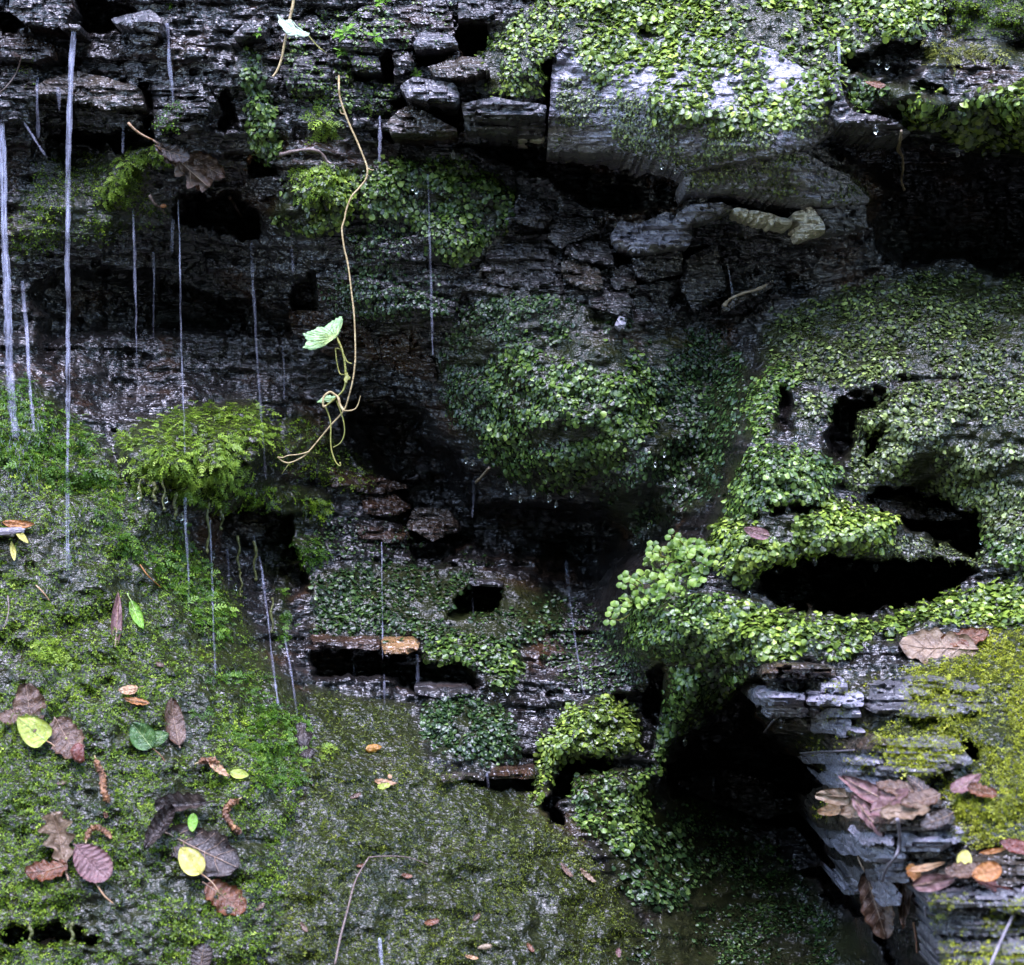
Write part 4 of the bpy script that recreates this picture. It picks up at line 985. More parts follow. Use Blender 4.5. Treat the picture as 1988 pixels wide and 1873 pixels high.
for pts in ([(1300,1085),(1282,1078),(1268,1070)], [(1330,1062),(1318,1048),(1306,1040)], [(1250,1135),(1235,1126),(1222,1118)], [(1240,1140),(1225,1132),(1210,1128)], [(1222,1180),(1206,1188),(1194,1180)], [(1226,1190),(1204,1204),(1184,1200)], [(1232,1168),(1214,1172),(1204,1176)], [(1285,1080),(1275,1062),(1266,1062)], [(1345,1100),(1340,1085),(1334,1070)], [(1370,1115),(1370,1095),(1366,1078)]):
    p = np.array(pts, float); d0 = sdepth(p[:1, 0], p[:1, 1])[0]
    w = spline(pos(p[:, 0], p[:, 1], np.array([d0, d0 + .012, d0 + .02])), 5)
    link('stem', mesh_of('stem', *tube_arrays(w - np.array(sx.location), np.linspace(.0011, .0008, len(w)), 5), LM['greenstem']), sx)
    for k in range(4):
        a = k * 1.57 + rng.uniform(0, 1)
        sax_leaf(w[-1] + np.array((math.cos(a) * .003, -.002, math.sin(a) * .003)), .0095, (math.cos(a), -.2, math.sin(a)), (-.3, -1, .5))

# ------------------------------------------------------------------ rosettes of lobed thallus liverwort near the long vine
def lobe_mesh():
    t = np.linspace(0, 1, 9); w = .24 * np.sin(np.pi * np.clip(t * .9 + .06, 0, 1)) * (1 + .35 * np.cos(t * 19))
    L_ = np.stack([-w, t, -.3 * t * t + .12 * w], -1); C_ = np.stack([0 * t, t, -.3 * t * t], -1); R_ = L_ * (-1, 1, 1)
    V = np.concatenate([L_, C_, R_]); F = []
    for i in range(8): F += [(i, 9 + i, 10 + i), (i, 10 + i, i + 1), (9 + i, 18 + i, 19 + i), (9 + i, 19 + i, 10 + i)]
    return mesh_of('lobe', V, np.array(F), LM['fresh'])
LOBE = lobe_mesh()
for (x, y, sz, label) in ((670,62,30,'bright rosette of lobed fronds right of the upper ivy leaf'), (727,70,26,'small bright rosette at the lip of the first square hollow'), (708,146,28,'rosette of pale fronds below the small square hollow'), (664,98,22,'rosette where the leaf stalk of the short vine ends'), (809,141,18,'tiny rosette on the ledge of the square stones'), (742,0,26,'rosette cut by the top edge of the picture'), (905,150,12,'minute reddish-green rosette left of the big block'), (500,62,14,'tiny rosette on the dark slab left of the short vine'), (330,12,12,'lone star-shaped sprig on the grey rock at the top left')):
    d = sdepth(np.array([x]), np.array([y]))[0]; o = pos(x, y, d)
    r = root('liverwort_rosette', o, label, 'liverwort')
    for k in range(8):
        a = k * .785 + rng.uniform(-.3, .3)
        yv = unit(np.array((math.cos(a), -.45, math.sin(a) * .8 - .1))); nv = np.array((0, -.8, .7)); nv = unit(nv - yv * (nv @ yv)); xv = np.cross(yv, nv)
        s = sz * UNIT * rng.uniform(.5, .85)
        c = link('lobe', LOBE, r); c.matrix_basis = Matrix((xv * s, yv * s, nv * s)).transposed().to_4x4()

# ------------------------------------------------------------------ fallen leaves on the moss slope and ledges
leaf('spotted yellow-green heart-shaped leaf lying on the far left of the slope', 'fallen_leaf', 'heart', 62,1416, 72,64, 140, 'yellowgreen', 'greenvein', .2,.12,.0, stalk=.30, stalkmat='peach', lift=.036)
leaf('grey-brown crumpled leaf behind the yellow-green heart-shaped leaf', 'fallen_leaf', 'torn', 58,1382, 92,66, 100, 'brown', curl=.5, ripple=.05, stalk=0)
leaf('small brown leaf end left of the yellow-green heart-shaped leaf', 'fallen_leaf', 'torn', 24,1392, 44,34, 190, 'brown', curl=.8, ripple=.05, stalk=0)
leaf('torn wet brown leaf below right of the yellow-green heart-shaped leaf', 'fallen_leaf', 'torn', 130,1434, 90,66, 300, 'brown', curl=.3, ripple=.04, stalk=0)
leaf('dark green ivy leaf with a reddish stalk beside the brown oval leaf', 'fallen_leaf', 'ovate', 276,1428, 62,54, 128, 'green', 'greenvein', .3,.35,.0, stalk=.65, stalkmat='rust', lift=.014)
leaf('side lobe of a dark green leaf pointing right towards the brown oval leaf', 'fallen_leaf', 'ovate', 302,1434, 54,36, 22, 'green', 'greenvein', .2,.2,.0, stalk=0, lift=.012)
leaf('upright brown oval leaf in the middle of the left slope', 'fallen_leaf', 'ellipse', 339,1403, 90,40, 96, 'brown', 'vein', .25,.16,.012, rfreq=38, stalk=.06, lift=.016)
leaf('small peach coloured leaf above the dark green ivy leaf', 'fallen_leaf', 'ovate', 249,1339, 38,22, 190, 'peach', curl=.5, stalk=.3, lift=.012)
leaf('thin orange-brown leaf sliver just under the peach leaf', 'fallen_leaf', 'narrow', 265,1361, 52,15, 172, 'orange', curl=.3, stalk=0)
leaf('tan lobed oak leaf at the lower left', 'fallen_leaf', 'oak', 118,1636, 122,78, 107, 'tan', 'vein', .2,.1,.012, stalk=.12, lift=.020)
leaf('pinkish purple ribbed beech leaf beside the oak leaf', 'fallen_leaf', 'beech', 178,1674, 94,66, 312, 'pink', 'pink', .15,.15,.022, rfreq=52, stalk=.05, lift=.026)
leaf('crumpled brown leaf under the base of the oak leaf', 'fallen_leaf', 'torn', 92,1690, 80,46, 200, 'rust', 'vein', .5,.1,.06, stalk=0, lift=.014)
leaf('dark curled leaf rolled into a tube above the large dark leaf', 'fallen_leaf', 'torn', 352,1566, 100,42, 188, 'darkbrown', 'darkbrown', .35,1.1,.03, stalk=.15, lift=.022)
leaf('folded dark ribbed leaf left of the large dark leaf', 'fallen_leaf', 'beech', 308,1610, 88,36, 62, 'darkbrown', 'darkbrown', .3,.9,.05, rfreq=48, stalk=0, lift=.020)
leaf('large flat dark brown leaf under the lemon yellow leaf', 'fallen_leaf', 'torn', 392,1652, 160,92, 332, 'darkbrown', 'vein', .12,.14,.014, rfreq=40, stalk=0, lift=.010)
leaf('lemon yellow leaf with a long pale stalk on a large dark leaf', 'fallen_leaf', 'ovate', 371,1671, 64,52, 128, 'yellow', 'yellow', .2,.2,.0, stalk=.8, stalkmat='peach', lift=.028)
leaf('wrinkled reddish brown leaf below the large dark leaf', 'fallen_leaf', 'torn', 437,1744, 92,62, 322, 'rust', 'vein', .2,.12,.05, rfreq=34, stalk=.1, lift=.014)
leaf('small fresh green leaf tip poking out from the dark curled leaf', 'fallen_leaf', 'ovate', 374,1597, 34,22, 268, 'fresh', 'greenvein', .2,.1,.0, stalk=0, lift=.016)
leaf('small pale green leaf piece with a brown tip, right of the pale moss', 'fallen_leaf', 'narrow', 465,1503, 38,22, 350, 'yellowgreen', 'greenvein', .2,.3,.0, stalk=0, lift=.014)
leaf('pale beige leaf shard above the small pale green piece', 'fallen_leaf', 'narrow', 424,1492, 52,18, 318, 'peach', curl=.3, stalk=0, lift=.012)
leaf('grey ribbed leaf half cut by the bottom edge', 'fallen_leaf', 'beech', 392,1862, 56,44, 84, 'darkbrown', 'vein', .2,.3,.03, rfreq=44, stalk=0, lift=.016)
leaf('long black-brown leaf hanging on the slope below the water threads', 'fallen_leaf', 'oak', 594,1470, 118,40, 94, 'darkbrown', 'darkbrown', .3,.3,.02, stalk=0, lift=.012)
leaf('small brown leaf lying by the overhang at the lower left corner', 'fallen_leaf', 'ovate', 90,1830, 36,16, 40, 'brown', curl=.3, stalk=.2)
leaf('orange leaf caught at the far left edge under the falls', 'fallen_leaf', 'ovate', 36,1018, 62,20, 358, 'orange', 'rust', .3,.2,.0, stalk=.1, lift=.020)
leaf('curled yellow petal-like leaf hanging under the orange leaf', 'fallen_leaf', 'narrow', 43,1042, 44,13, 310, 'yellow', 'yellow', .6,.3,.0, stalk=0, lift=.014, nk=.2)
leaf('lower yellow petal-like leaf at the far left edge', 'fallen_leaf', 'narrow', 26,1072, 40,11, 282, 'yellow', 'yellow', .6,.3,.0, stalk=0, lift=.012, nk=.2)
leaf('narrow upright purple-brown leaf standing in the moss slope', 'fallen_leaf', 'narrow', 228,1204, 108,20, 92, 'pink', 'vein', .1,.7,.0, stalk=0, lift=.016, nk=.2)
leaf('slim twisted green leaf right of the upright purple leaf', 'fallen_leaf', 'narrow', 266,1196, 66,22, 290, 'fresh', 'greenvein', .5,.3,.02, stalk=.2, lift=.014, nk=.2)
leaf('tan leaf sliver lying on the dark bottom slope', 'fallen_leaf', 'narrow', 748,1519, 46,14, 352, 'peach', curl=.3, stalk=0, lift=.010)
leaf('curled pale green scrap on the dark bottom slope', 'fallen_leaf', 'torn', 745,1526, 26,14, 200, 'yellowgreen', 'greenvein', .5, stalk=0)
leaf('wet brown oak leaf with a long stalk on the upper left ledge', 'fallen_leaf', 'oak', 352,316, 130,62, 318, 'brown', 'vein', .25,.25,.03, stalk=.42, stalkmat='peach', lift=.030, nk=.5)
leaf('second brown leaf beneath the oak leaf on the upper left ledge', 'fallen_leaf', 'torn', 392,318, 96,48, 330, 'brown', 'vein', .3,.3,.05, stalk=0, lift=.022)
leaf('reddish leaf end drooping over the black gap of the upper left ledge', 'fallen_leaf', 'ovate', 396,352, 50,34, 240, 'rust', 'vein', .5,.2,.03, stalk=0, lift=.020, nk=.2)
leaf('dark leaf packed behind the oak leaf on the upper left ledge', 'fallen_leaf', 'torn', 335,296, 70,34, 340, 'darkbrown', 'vein', .3,.2,.04, stalk=0, lift=.014)
leaf('pinkish leaf resting on the bright brow above the cave', 'fallen_leaf', 'ovate', 1468,1034, 54,28, 165, 'pink', 'vein', .3,.2,.02, stalk=0, lift=.020)
leaf('brown leaf among the liverworts behind the pale stone ledge', 'fallen_leaf', 'narrow', 1698,164, 44,16, 170, 'rust', 'vein', .3,.2,.02, stalk=0, lift=.018)
leaf('large flat pinkish brown leaf on top of the yellow moss bank', 'fallen_leaf', 'torn', 1822,1258, 150,80, 172, 'tan', 'vein', .12,.1,.03, stalk=0, lift=.026)
leaf('rust coloured lobe of leaf behind the large flat leaf on the moss bank', 'fallen_leaf', 'torn', 1870,1240, 100,40, 10, 'rust', 'vein', .2,.2,.04, stalk=0, lift=.016)
leaf('dead brown leaf hanging by its stalk from the litter ledge, left one', 'fallen_leaf', 'torn', 1700,1758, 128,62, 285, 'brown', 'vein', .15,.45,.03, stalk=.35, lift=.085, nk=.1)
leaf('narrow dead leaf hanging edge-on, right of the other hanging leaf', 'fallen_leaf', 'narrow', 1752,1726, 150,34, 266, 'brown', 'vein', .12,1.0,.03, stalk=.25, lift=.085, nk=.1)
leaf('rust tip of a third dead leaf under the hanging pair', 'fallen_leaf', 'narrow', 1726,1800, 40,16, 262, 'rust', 'vein', .2,.3,.0, stalk=0, lift=.09, nk=.1)
leaf('dark red leaf at the right edge above the lowest slates', 'fallen_leaf', 'ovate', 1972,1644, 64,34, 160, 'red', 'red', .3,.2,.02, stalk=0, lift=.020)
leaf('dark red-brown leaf strip on the lowest slate block', 'fallen_leaf', 'narrow', 1935,1722, 110,26, 166, 'red', 'red', .25,.2,.01, stalk=0, lift=.024)
leaf('orange curled leaf in the litter near the right edge', 'fallen_leaf', 'ovate', 1914,1694, 62,44, 200, 'orange', 'orange', .4,.3,.02, stalk=0, lift=.030)
leaf('cupped brown leaf left of the orange curled leaf', 'fallen_leaf', 'torn', 1872,1692, 76,36, 188, 'brown', 'vein', .5,.4,.03, stalk=0, lift=.024)
leaf('bright yellow leaf standing in the litter at lower right', 'fallen_leaf', 'ellipse', 1872,1668, 34,30, 80, 'yellow', 'yellow', .2,.2,.0, stalk=0, lift=.030, nk=.1)
leaf('triangular purple-brown leaf on the edge of the lowest block', 'fallen_leaf', 'ovate', 1814,1712, 80,38, 12, 'pink', 'vein', .2,.2,.02, stalk=0, lift=.026)
leaf('pale orange leaf sliver beside the hanging dead leaves', 'fallen_leaf', 'narrow', 1800,1684, 70,18, 8, 'peach', 'peach', .2,.2,.0, stalk=0, lift=.022)
leaf('orange leaf fragment between the hanging leaf and the lowest block', 'fallen_leaf', 'torn', 1776,1694, 36,28, 130, 'orange', 'orange', .3,.2,.0, stalk=0, lift=.022)
leaf('tan needle-thin leaf lying left of the dark red leaf', 'fallen_leaf', 'narrow', 1930,1652, 60,10, 8, 'orange', 'orange', .2,.1,.0, stalk=0, lift=.018)
for (x, y, l, w, a, m, lab) in ((1640,1546,70,30,175,'tan','pale tan leaf at the left end of the litter ledge'), (1690,1538,80,34,170,'pink','pinkish leaf along the back of the litter ledge'), (1742,1532,60,34,160,'brown','brown leaf tucked at the back of the litter ledge'), (1680,1562,72,36,185,'tan','tan leaf flat in the middle of the litter ledge'), (1730,1558,76,38,20,'pink','pinkish leaf right of the middle of the litter ledge'), (1788,1554,70,40,200,'brown','curled brown leaf at the right end of the litter ledge'), (1626,1570,50,22,182,'peach','peach leaf piece near the tip of the litter ledge'), (1758,1578,80,34,350,'tan','broad tan leaf on the front lip of the litter ledge'), (1690,1588,70,28,345,'pink','pink leaf draped over the front of the litter ledge'), (1820,1592,60,28,210,'darkbrown','dark leaf under the right end of the litter ledge'), (1785,1528,44,26,120,'darkbrown','dark leaf standing behind the litter ledge'), (1876,1522,60,34,20,'pink','pinkish leaf on the moss right of the litter ledge'), (1905,1536,56,28,170,'rust','rust leaf on the moss right of the litter ledge')):
    leaf(lab, 'fallen_leaf', ('torn', 'ovate', 'ellipse')[int(x) % 3], x, y, l * 1.15, w * 1.15, a + rng.normal(0, 12), m, 'vein', .25, .22, .022, lift=.016 + rng.uniform(0, .012), stalk=0, nk=.6)
for (x, y, l, w, a, m) in ((690,1545,22,10,30,'brown'), (838,1790,30,14,200,'rust'), (915,1858,26,8,350,'peach'), (1100,1690,34,12,300,'brown'), (1140,1700,40,12,310,'tan'), (1030,1840,20,10,120,'rust'), (470,1880,30,16,20,'brown'), (205,1580,16,10,100,'rust'), (505,1760,20,10,40,'brown'), (790,1700,22,10,350,'rust'), (1200,1850,16,12,80,'pink'), (590,1800,24,10,300,'brown'), (120,1520,20,10,10,'brown'), (310,1290,18,10,160,'brown'), (700,1680,16,8,200,'rust'), (925,1780,18,10,50,'brown')):
    leaf('tiny brown leaf scrap stuck to the wet moss of the lower slope', 'leaf_scrap', 'torn', x, y, l, w, a, m, 'vein', .4, .2, .04, lift=.006, stalk=0, group='tiny leaf scraps on the lower slope')

# ------------------------------------------------------------------ catkins, twigs, roots, chips
def catkin(label, pts, r):
    w = spline(line3(pts, .012), 8); o = w[0]
    rad = r * (.5 + .5 * np.abs(np.sin(np.arange(len(w)) * .95))) * np.minimum(1, np.minimum(np.arange(len(w)) + 1.5, len(w) - np.arange(len(w)) + .5) / 4)
    V, F = tube_arrays(w - o, rad, 8)
    V = V + rng.normal(0, r * .24, V.shape)
    c = root('catkin', o, label, 'catkin')
    link('scale', mesh_of('scale', V, F, LM['catkin'], False), c)
    link('stalk', mesh_of('stalk', *tube_arrays(np.array([(0, 0, 0), unit(w[0] - w[3]) * .006]), .0009, 5), LM['stem']), c)
catkin('long golden catkin lying below the torn brown leaf', [(186,1474),(192,1490),(200,1508),(200,1528),(206,1546),(211,1556)], .0042)
catkin('reddish bent catkin right of the dark curled leaf', [(462,1552),(446,1562),(438,1576),(444,1592),(456,1608),(466,1618)], .0044)
catkin('curled catkin between the oak leaf and the beech leaf', [(168,1630),(174,1612),(188,1606),(204,1614),(216,1628)], .0040)
catkin('short orange catkin in the pale moss of the slope', [(386,1480),(398,1476),(412,1476),(424,1480)], .0042)
catkin('dark red catkin hanging beside the hollow under the liverwort column', [(488,302),(480,316),(474,330)], .0036)
rod('twig', 'thin bent twig on the bottom slope, forked near its top', 'twig', [(650,1873),(662,1815),(674,1770),(690,1710),(716,1664)], .0016, .0011, 'twig', .014)
rod('twig', 'thin curved twig running right from the bent twig', 'twig', [(716,1664),(750,1662),(790,1664),(815,1672),(832,1678)], .0011, .0005, 'twig', .010)
rod('twig', 'long pale grey twig leaning at the lower right corner', 'twig', [(1920,1880),(1945,1822),(1965,1780),(1988,1722)], .0019, .0016, 'greytwig', .035)
rod('twig', 'straight grey twig on the lavender slates', 'twig', [(1554,1462),(1590,1459),(1625,1458),(1658,1456)], .0016, .0010, 'greytwig', .016)
rod('twig', 'short pinkish stick on the edge of the lavender slab', 'twig', [(1484,1422),(1492,1411),(1500,1400),(1515,1388)], .0018, .0010, 'greytwig', .014)
rod('leaf_stalk', 'curved pink stalk of the hanging dead leaf, rising to the litter ledge', 'stalk', [(1742,1590),(1746,1615),(1746,1640),(1738,1664),(1722,1684),(1712,1710)], .0024, .0016, 'greytwig', .040)
rod('twig', 'blue-grey straw hanging left of the lowest slate block', 'twig', [(1796,1760),(1800,1790),(1803,1830),(1803,1860)], .0018, .0012, 'greytwig', .080)
rod('twig', 'orange-brown straw hanging under the narrow dead leaf', 'twig', [(1774,1790),(1778,1820),(1780,1850)], .0016, .0010, 'rust', .080)
rod('root', 'pale rootlets poking out below the central bulge, thick one', 'root', [(924,936),(936,924),(950,908)], .0018, .0021, 'root', .030, .6)
rod('root', 'pale root crossing the brown rock right of the stone cluster', 'root', [(1406,594),(1416,582),(1440,570),(1470,562),(1500,546)], .0019, .0013, 'root', .016, 1.4)
rod('root', 'knotty root hanging from the pale stone ledge at upper right', 'root', [(1750,254),(1747,275),(1744,290),(1752,305),(1753,330),(1750,350),(1756,370)], .0017, .0009, 'root', .120, 1.6)
rod('twig', 'dark stick slanting across the gap under the leafy ledge', 'twig', [(446,382),(455,396),(464,412),(474,430)], .0024, .0018, 'twig', .060, .5)
rod('twig', 'brown twig slanting at the far upper left edge', 'twig', [(-5,184),(15,165),(32,140),(42,110)], .0012, .0008, 'twig', .014)
rod('root', 'dark rootlet trailing under the leafy ledge', 'root', [(290,378),(300,395),(314,405),(322,416)], .0020, .0010, 'twig', .020, .6)
rod('root', 'purple-brown root arching over the dark gap below the liverwort column', 'root', [(545,300),(570,294),(600,290),(622,296),(634,312),(644,318)], .0026, .0016, 'twig', .018, .7)
rod('twig', 'thin upright twig at the left edge of the slope', 'twig', [(15,1156),(17,1180),(14,1200),(8,1218)], .0012, .0006, 'twig', .012)
rod('twig', 'short tan straw on the left slope below the thin upright twig', 'twig', [(70,1136),(84,1150),(96,1166)], .0010, .0008, 'peach', .012)
rod('twig', 'fine orange straw beside the upright purple leaf', 'twig', [(272,1096),(288,1118),(312,1140)], .0009, .0007, 'orange', .010)
rod('twig', 'tan straw under the beech leaf', 'twig', [(186,1714),(202,1738),(220,1754)], .0011, .0008, 'peach', .012)
def chip(name, label, cat, px, py, w, h, mat, off):
    c, x, y, n = frame(px, py, 96, .3, off)
    k, m = 9, 5
    a = np.linspace(0, 2 * np.pi, k, endpoint=False); V = []
    for i in range(m):
        ph = math.pi * (i + .5) / m
        V += [(math.sin(ph) * math.cos(q) * (1 + rng.normal(0, .12)), math.sin(ph) * math.sin(q) * (1 + rng.normal(0, .12)), math.cos(ph) * .6) for q in a]
    V += [(0, 0, .65), (0, 0, -.65)]; F = []
    for i in range(m - 1):
        for j in range(k):
            l = (j + 1) % k; F += [(i * k + j, (i + 1) * k + j, (i + 1) * k + l), (i * k + j, (i + 1) * k + l, i * k + l)]
    for j in range(k): F += [(m * k, j, (j + 1) % k), (m * k + 1, (m - 1) * k + (j + 1) % k, (m - 1) * k + j)]
    V = np.array(V) * (w * UNIT / 2, h * UNIT / 2, min(w, h) * UNIT / 2)
    o = link(name, mesh_of(name, V, np.array(F), LM[mat], False), None, label, cat)
    o.location = Vector(c); o.rotation_euler = Matrix((x, y, n)).transposed().to_euler()
chip('bark_chip', 'amber chip of bark on the dark bottom slope', 'bark', 724, 1452, 30, 18, 'amber', .008)
chip('pebble', 'pale elongated pebble low on the bottom slope', 'pebble', 942, 1838, 24, 10, 'root', .008)
chip('wood_piece', 'grey wet wood piece under the orange leaf at the far left', 'wood', 10, 1032, 80, 16, 'greytwig', .014)
chip('pebble', 'tiny orange pebble in the gap under the leafy ledge', 'pebble', 317, 400, 14, 9, 'orange', .02)
chip('pebble', 'pale grain beside the tan sliver on the bottom slope', 'pebble', 757, 1508, 8, 10, 'peach', .008)
chip('seed_head', 'clump of dark red berries on the torn brown leaf', 'seed head', 152, 1462, 24, 34, 'red', .022)

# ------------------------------------------------------------------ water: every thread its own strand, hanging free in front of the rock
WG = 'threads of water falling down the face'
def trickle(label, pts, w0, w1, mat=WATER, strands=1, off=.010):
    p = np.array(pts, float)
    yy = np.linspace(p[0, 1], p[-1, 1], max(10, int((p[-1, 1] - p[0, 1]) / 4.5)))
    xx = np.interp(yy, p[:, 1], p[:, 0])
    dd = sdepth(xx, yy)
    d0 = sdepth(p[:1, 0], p[:1, 1])[0] + off
    # falls free from its lip; where the bank comes forward it runs down over it
    d = np.maximum.accumulate(np.maximum(d0, dd + .006))
    n = len(yy); parts = []
    seed = int(p[0, 0] * 3 + p[0, 1])
    for s in range(strands):
        off_x = (s - (strands - 1) / 2) * w0 * .36 + 1.6 * fbm(yy / 60, yy * 0, seed + s, 2)
        k = np.linspace(0, 1, n)
        rad = (w0 + (w1 - w0) * k) * UNIT * .46 / (strands ** .5) * (1 + .5 * fbm(yy / 22, yy * 0 + s * 5, seed + 3 + s * 11, 3)) * (1 - k * .45 * (vnoise(yy / 7, yy * 0, seed + 9) > .62))
        rad = np.maximum(rad * np.minimum(1, (k + .01) * 30) ** .5, .0003)
        rad[-1] *= .3
        parts.append(tube_arrays(pos(xx + off_x, yy, d), rad, 7))
    V, F = join(parts); o = V[0].copy()
    c = link('water_trickle', mesh_of('water_trickle', V - o, F, mat, True, {'air': np.interp(V[:, 2], [V[:, 2].min(), V[:, 2].max()], [.4, 1.3]) * np.clip(.25 + 1.5 * vnoise(V[:, 2] / .028, V[:, 2] * 0, seed), .15, 1.4)}), None, label, 'water', WG); c.location = Vector(o)
trickle('tallest bright water thread, falling from the small lip at top left', [(143,54),(138,140),(133,300),(131,500),(133,700),(131,900),(132,1110)], 11, 7, WATER, 2)
trickle('broad double fall along the left edge', [(2,232),(6,330),(9,450),(13,560),(18,700),(24,800),(30,850)], 11, 17, WATER, 3)
trickle('shorter fall just right of the left edge fall', [(43,545),(52,650),(58,750),(66,840)], 7, 8, WATER, 2)
trickle('thread from the notch at the top, beside the grey round rock', [(323,45),(328,90),(331,140),(336,200)], 8, 7, WATER)
trickle('fine straight yellow-tinted thread under the leafy ledge', [(347,388),(349,500),(352,640),(355,760),(358,880)], 3.6, 4.5, WATER)
trickle('thread left of the long vine, from the dark gap past the feathery cushion', [(487,430),(491,540),(499,680),(507,800),(515,925)], 6, 6, THIN)
trickle('faint thread under the left end of the leafy ledge', [(259,405),(262,500),(264,600),(266,720)], 6, 5, THIN)
trickle('short faint thread between the two under the leafy ledge', [(298,490),(299,560),(298,660)], 6, 4, THIN)
trickle('stubby glassy drip below the leafy ledge', [(336,425),(335,460),(334,492)], 8, 5, WATER)
trickle('pair of glassy drips left of the tallest thread', [(72,130),(73,200),(74,268)], 6, 8, THIN, 2)
trickle('faint veil of water right behind the tallest thread', [(114,170),(115,190),(115,215)], 10, 6, THIN)
trickle('tiny drip falling from the brown slab at the upper left', [(240,222),(239,255),(237,298)], 3, 6, THIN)
trickle('glassy column of water right of the long vine, under the pale stone', [(738,225),(738,270),(737,316)], 5, 10, WATER)
trickle('long fine thread over the dark hanging liverworts', [(830,338),(833,440),(837,560),(841,690)], 4, 7, THIN)
trickle('thread falling from the front of the feathery cushion', [(360,965),(362,1040),(365,1110),(366,1190)], 6, 7, THIN)
trickle('long thin thread under the right half of the feathery cushion', [(408,1010),(411,1100),(414,1200),(418,1310)], 4, 5, WATER)
trickle('short thread between the hanging moss strings', [(440,1060),(443,1100),(444,1140)], 5, 4, THIN)
trickle('slanting thread running down beside the moss step', [(492,1040),(508,1110),(520,1200),(530,1290),(541,1370)], 5, 6, WATER)
trickle('thin slanting thread right of the one beside the moss step', [(552,1235),(562,1290),(570,1340),(577,1390)], 5, 5, THIN)
trickle('needle-thin thread over the shale step in the lower middle', [(740,1052),(741,1150),(743,1280)], 2.6, 3, WATER)
trickle('short glassy drip in the square dark hollow', [(918,1136),(918,1165),(919,1192)], 6, 4, THIN)
trickle('drip below the pale root under the central bulge', [(919,930),(920,960),(917,1005)], 6, 5, THIN)
trickle('dim slanting thread in the dark centre right', [(1098,1088),(1106,1170),(1120,1260),(1134,1350)], 6, 5, THIN)
trickle('left drip under the shale step', [(685,1272),(686,1290),(686,1312)], 5, 4, THIN)
trickle('middle drip under the shale step, ending in a splash', [(743,1285),(745,1320),(746,1368)], 5, 6, THIN)
trickle('right drip under the ochre stone', [(809,1270),(811,1300),(813,1342)], 6, 7, WATER)
trickle('lone drip in front of the large black cave', [(1383,1470),(1385,1510),(1386,1570)], 5, 7, WATER)
trickle('drip at the upper right falling behind the pale stone ledge', [(1628,80),(1629,105),(1630,136)], 6, 6, WATER)
trickle('faint thread behind the pale ivy leaf', [(549,670),(551,720),(552,775)], 5, 4, THIN)
trickle('dim slanting thread beside the pale root on the right', [(1410,500),(1418,545),(1426,600)], 4, 4, THIN)
trickle('tiny drip under the small rusty ledge of the bottom slope', [(946,1500),(948,1530)], 5, 5, THIN)
trickle('slanting rivulet behind the tallest thread near the left edge', [(46,238),(62,262),(76,284),(92,306)], 6, 7, THIN)
trickle('short drip under the bright cushion beside the vine', [(566,480),(568,505),(569,530)], 6, 7, THIN)
trickle('white trickle over the mud at the bottom edge', [(737,1820),(739,1845),(742,1878)], 6, 9, WATER)

# strings of algae and moss with a bead of water, hanging under the feathery cushion
for (x, y0, y1, r, lab) in ((272,930,985,2.6,'leftmost slimy string under the feathery cushion'), (300,935,975,3.2,'short mossy string second from the left under the cushion'), (318,930,992,2.4,'thin brown string third from the left under the cushion'), (404,975,1075,3.4,'thick twisted algae string under the middle of the cushion'), (430,985,1030,3.0,'short pale algae string right of the thick twisted one'), (463,1040,1110,2.6,'slim algae string between the two longer ones'), (468,1110,1160,2.2,'lower piece of the slim algae string'), (495,1050,1130,3.4,'bent brown algae string by the moss step'), (340,955,1010,4.0,'fat beaded algae drop string under the cushion front'), (528,1160,1230,2.6,'algae string against the moss step'), (140,1790,1835,3.0,'algae string hanging at the lower left overhang'), (60,1795,1832,3.0,'drip-like algae string left at the lower overhang')):
    p = [(x + 2.5 * math.sin(k * 1.7 + x), y0 + (y1 - y0) * k / 6) for k in range(7)]
    dmax = float(max(sdepth(np.array([q[0] for q in p]), np.array([q[1] for q in p]))))
    w = spline(pos(np.array([q[0] for q in p]), np.array([q[1] for q in p]), dmax + .006), 6)
    rad = r * UNIT * (1 + .5 * fbm(np.arange(len(w)) / 4, np.zeros(len(w)), x, 2)) * np.linspace(1, .7, len(w)); rad[-4:] *= (1.5, 1.7, 1.3, .4)
    o = w[0]; c = link('algae_string', mesh_of('algae_string', *tube_arrays(w - o, rad, 7), LM['algae']), None, lab, 'algae', 'slimy strings under the moss'); c.location = Vector(o)

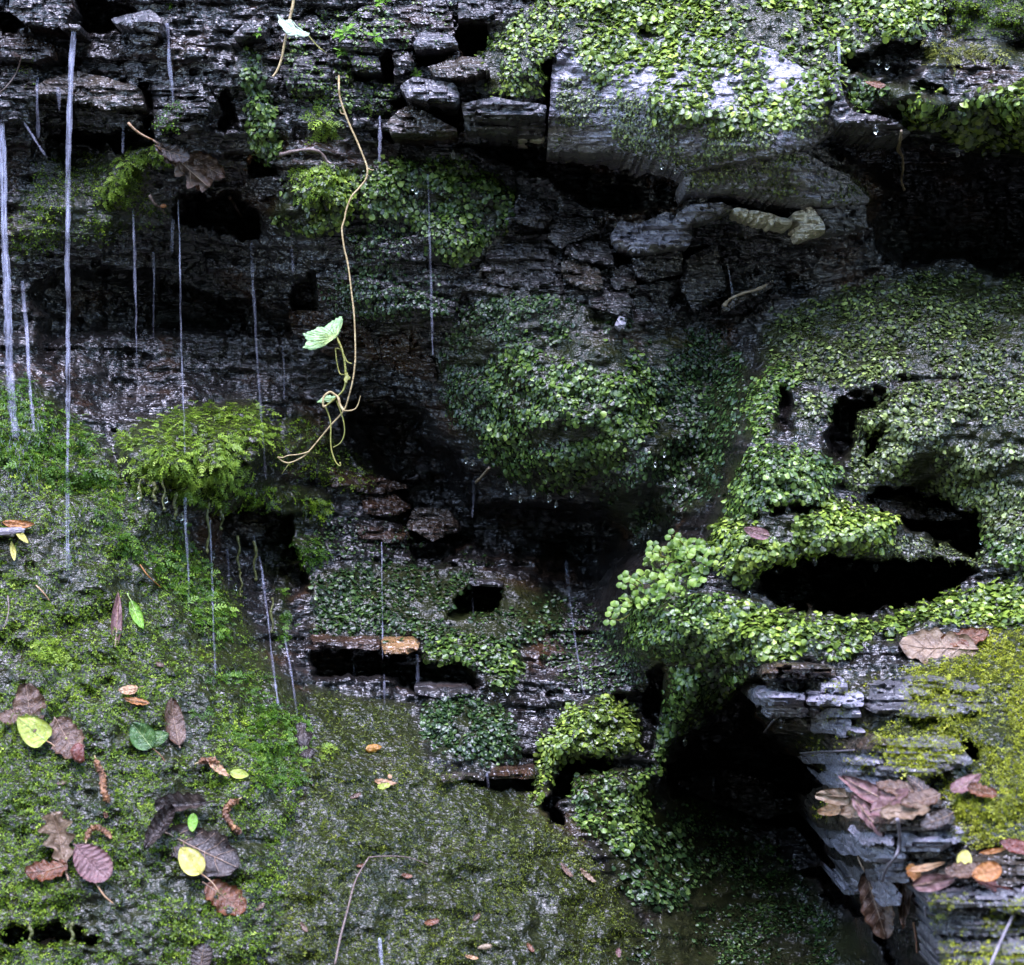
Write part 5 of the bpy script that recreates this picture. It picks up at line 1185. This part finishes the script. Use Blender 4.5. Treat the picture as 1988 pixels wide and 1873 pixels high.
# water drops hanging from leaf tips
def drop_mesh():
    t = np.linspace(0, 1, 9); r = .5 * np.sin(np.pi * t) * (.35 + .65 * t) * 1.25
    return mesh_of('water_drop', *tube_arrays(np.stack([0 * t, 0 * t, .6 - 1.3 * t], -1), np.maximum(r, .02), 10), DROP)
DM = drop_mesh()
DROPS = {'clear water drop hanging from the lower fringe of the central liverwort bulge': [(985,942),(993,952),(1010,968),(1036,955),(1066,966),(1080,978),(905,892),(918,897),(1110,958),(1272,900),(1290,880),(1310,935),(1235,1050),(1260,1020)],
 'clear water drop hanging from leaf tips round the caves of the right boulder': [(1455,1152),(1482,1158),(1650,1095),(1700,1100),(1890,1095),(1582,1090),(1530,990),(1600,860),(1545,850),(1905,1050)],
 'clear water drop hanging under the upper liverwort mats': [(801,362),(808,368),(880,300),(1285,320),(1230,312),(1312,330),(1700,250),(1860,298),(1810,285),(742,172),(1706,118),(1722,126)],
 'clear water drop at the fringe of the lower liverworts': [(950,1348),(985,1340),(1290,1500),(1268,1500),(755,1300),(905,1322),(1330,1440),(1070,1600)],
 'clear water drop under the feathery moss cushion': [(268,960),(322,968),(352,1002),(360,1010),(430,1002),(415,1075),(458,1140)]}
for lab, pts in DROPS.items():
    for (x, y) in pts:
        o = link('water_drop', DM, None, lab, 'water drop', lab.replace('clear water drop', 'clear drops'))
        yv = np.array([y - 10.0]); o.location = Vector(pos(x, y, float(sdepth(np.array([float(x)]), yv)[0]) + .014))
        s = rng.uniform(.006, .009); o.scale = (s, s, s * 1.25)

# spray where the left falls strike the moss
n = 420
x = np.concatenate([rng.normal(26, 30, n), rng.normal(66, 12, n // 5), rng.normal(133, 14, n // 4)]); y = np.concatenate([rng.uniform(740, 1000, n), rng.uniform(800, 860, n // 5), rng.uniform(1000, 1130, n // 4)])
o = pos(x, y, sdepth(x, y) + rng.uniform(.004, .03, len(x)))
a = rng.normal(0, .35, len(x)); Yv = np.stack([np.sin(a), rng.normal(0, .2, len(x)), -np.cos(a)], -1); Yv = unit(Yv)
Xv = unit(np.cross(Yv, np.array((0, -1.0, 0)))); Zv = np.cross(Xv, Yv)
tv = np.array([(0, 0, 0), (.06, .4, .05), (-.06, .4, .05), (0, .4, -.06), (0, 1, 0)]); tv = tv * (.6, 1, .6); tf = np.array([(0, 1, 2), (0, 2, 3), (0, 3, 1), (4, 2, 1), (4, 3, 2), (4, 1, 3)])
V, F = stamp(tv, tf, o, Xv, Yv, Zv, rng.uniform(.003, .012, len(x)))
link('water_spray', mesh_of('water_spray', V, F, WATER, True, {'air': np.full(len(V), .8)}), None, 'fine spray and wet streaks where the left falls strike the moss', 'water', None, 'stuff')
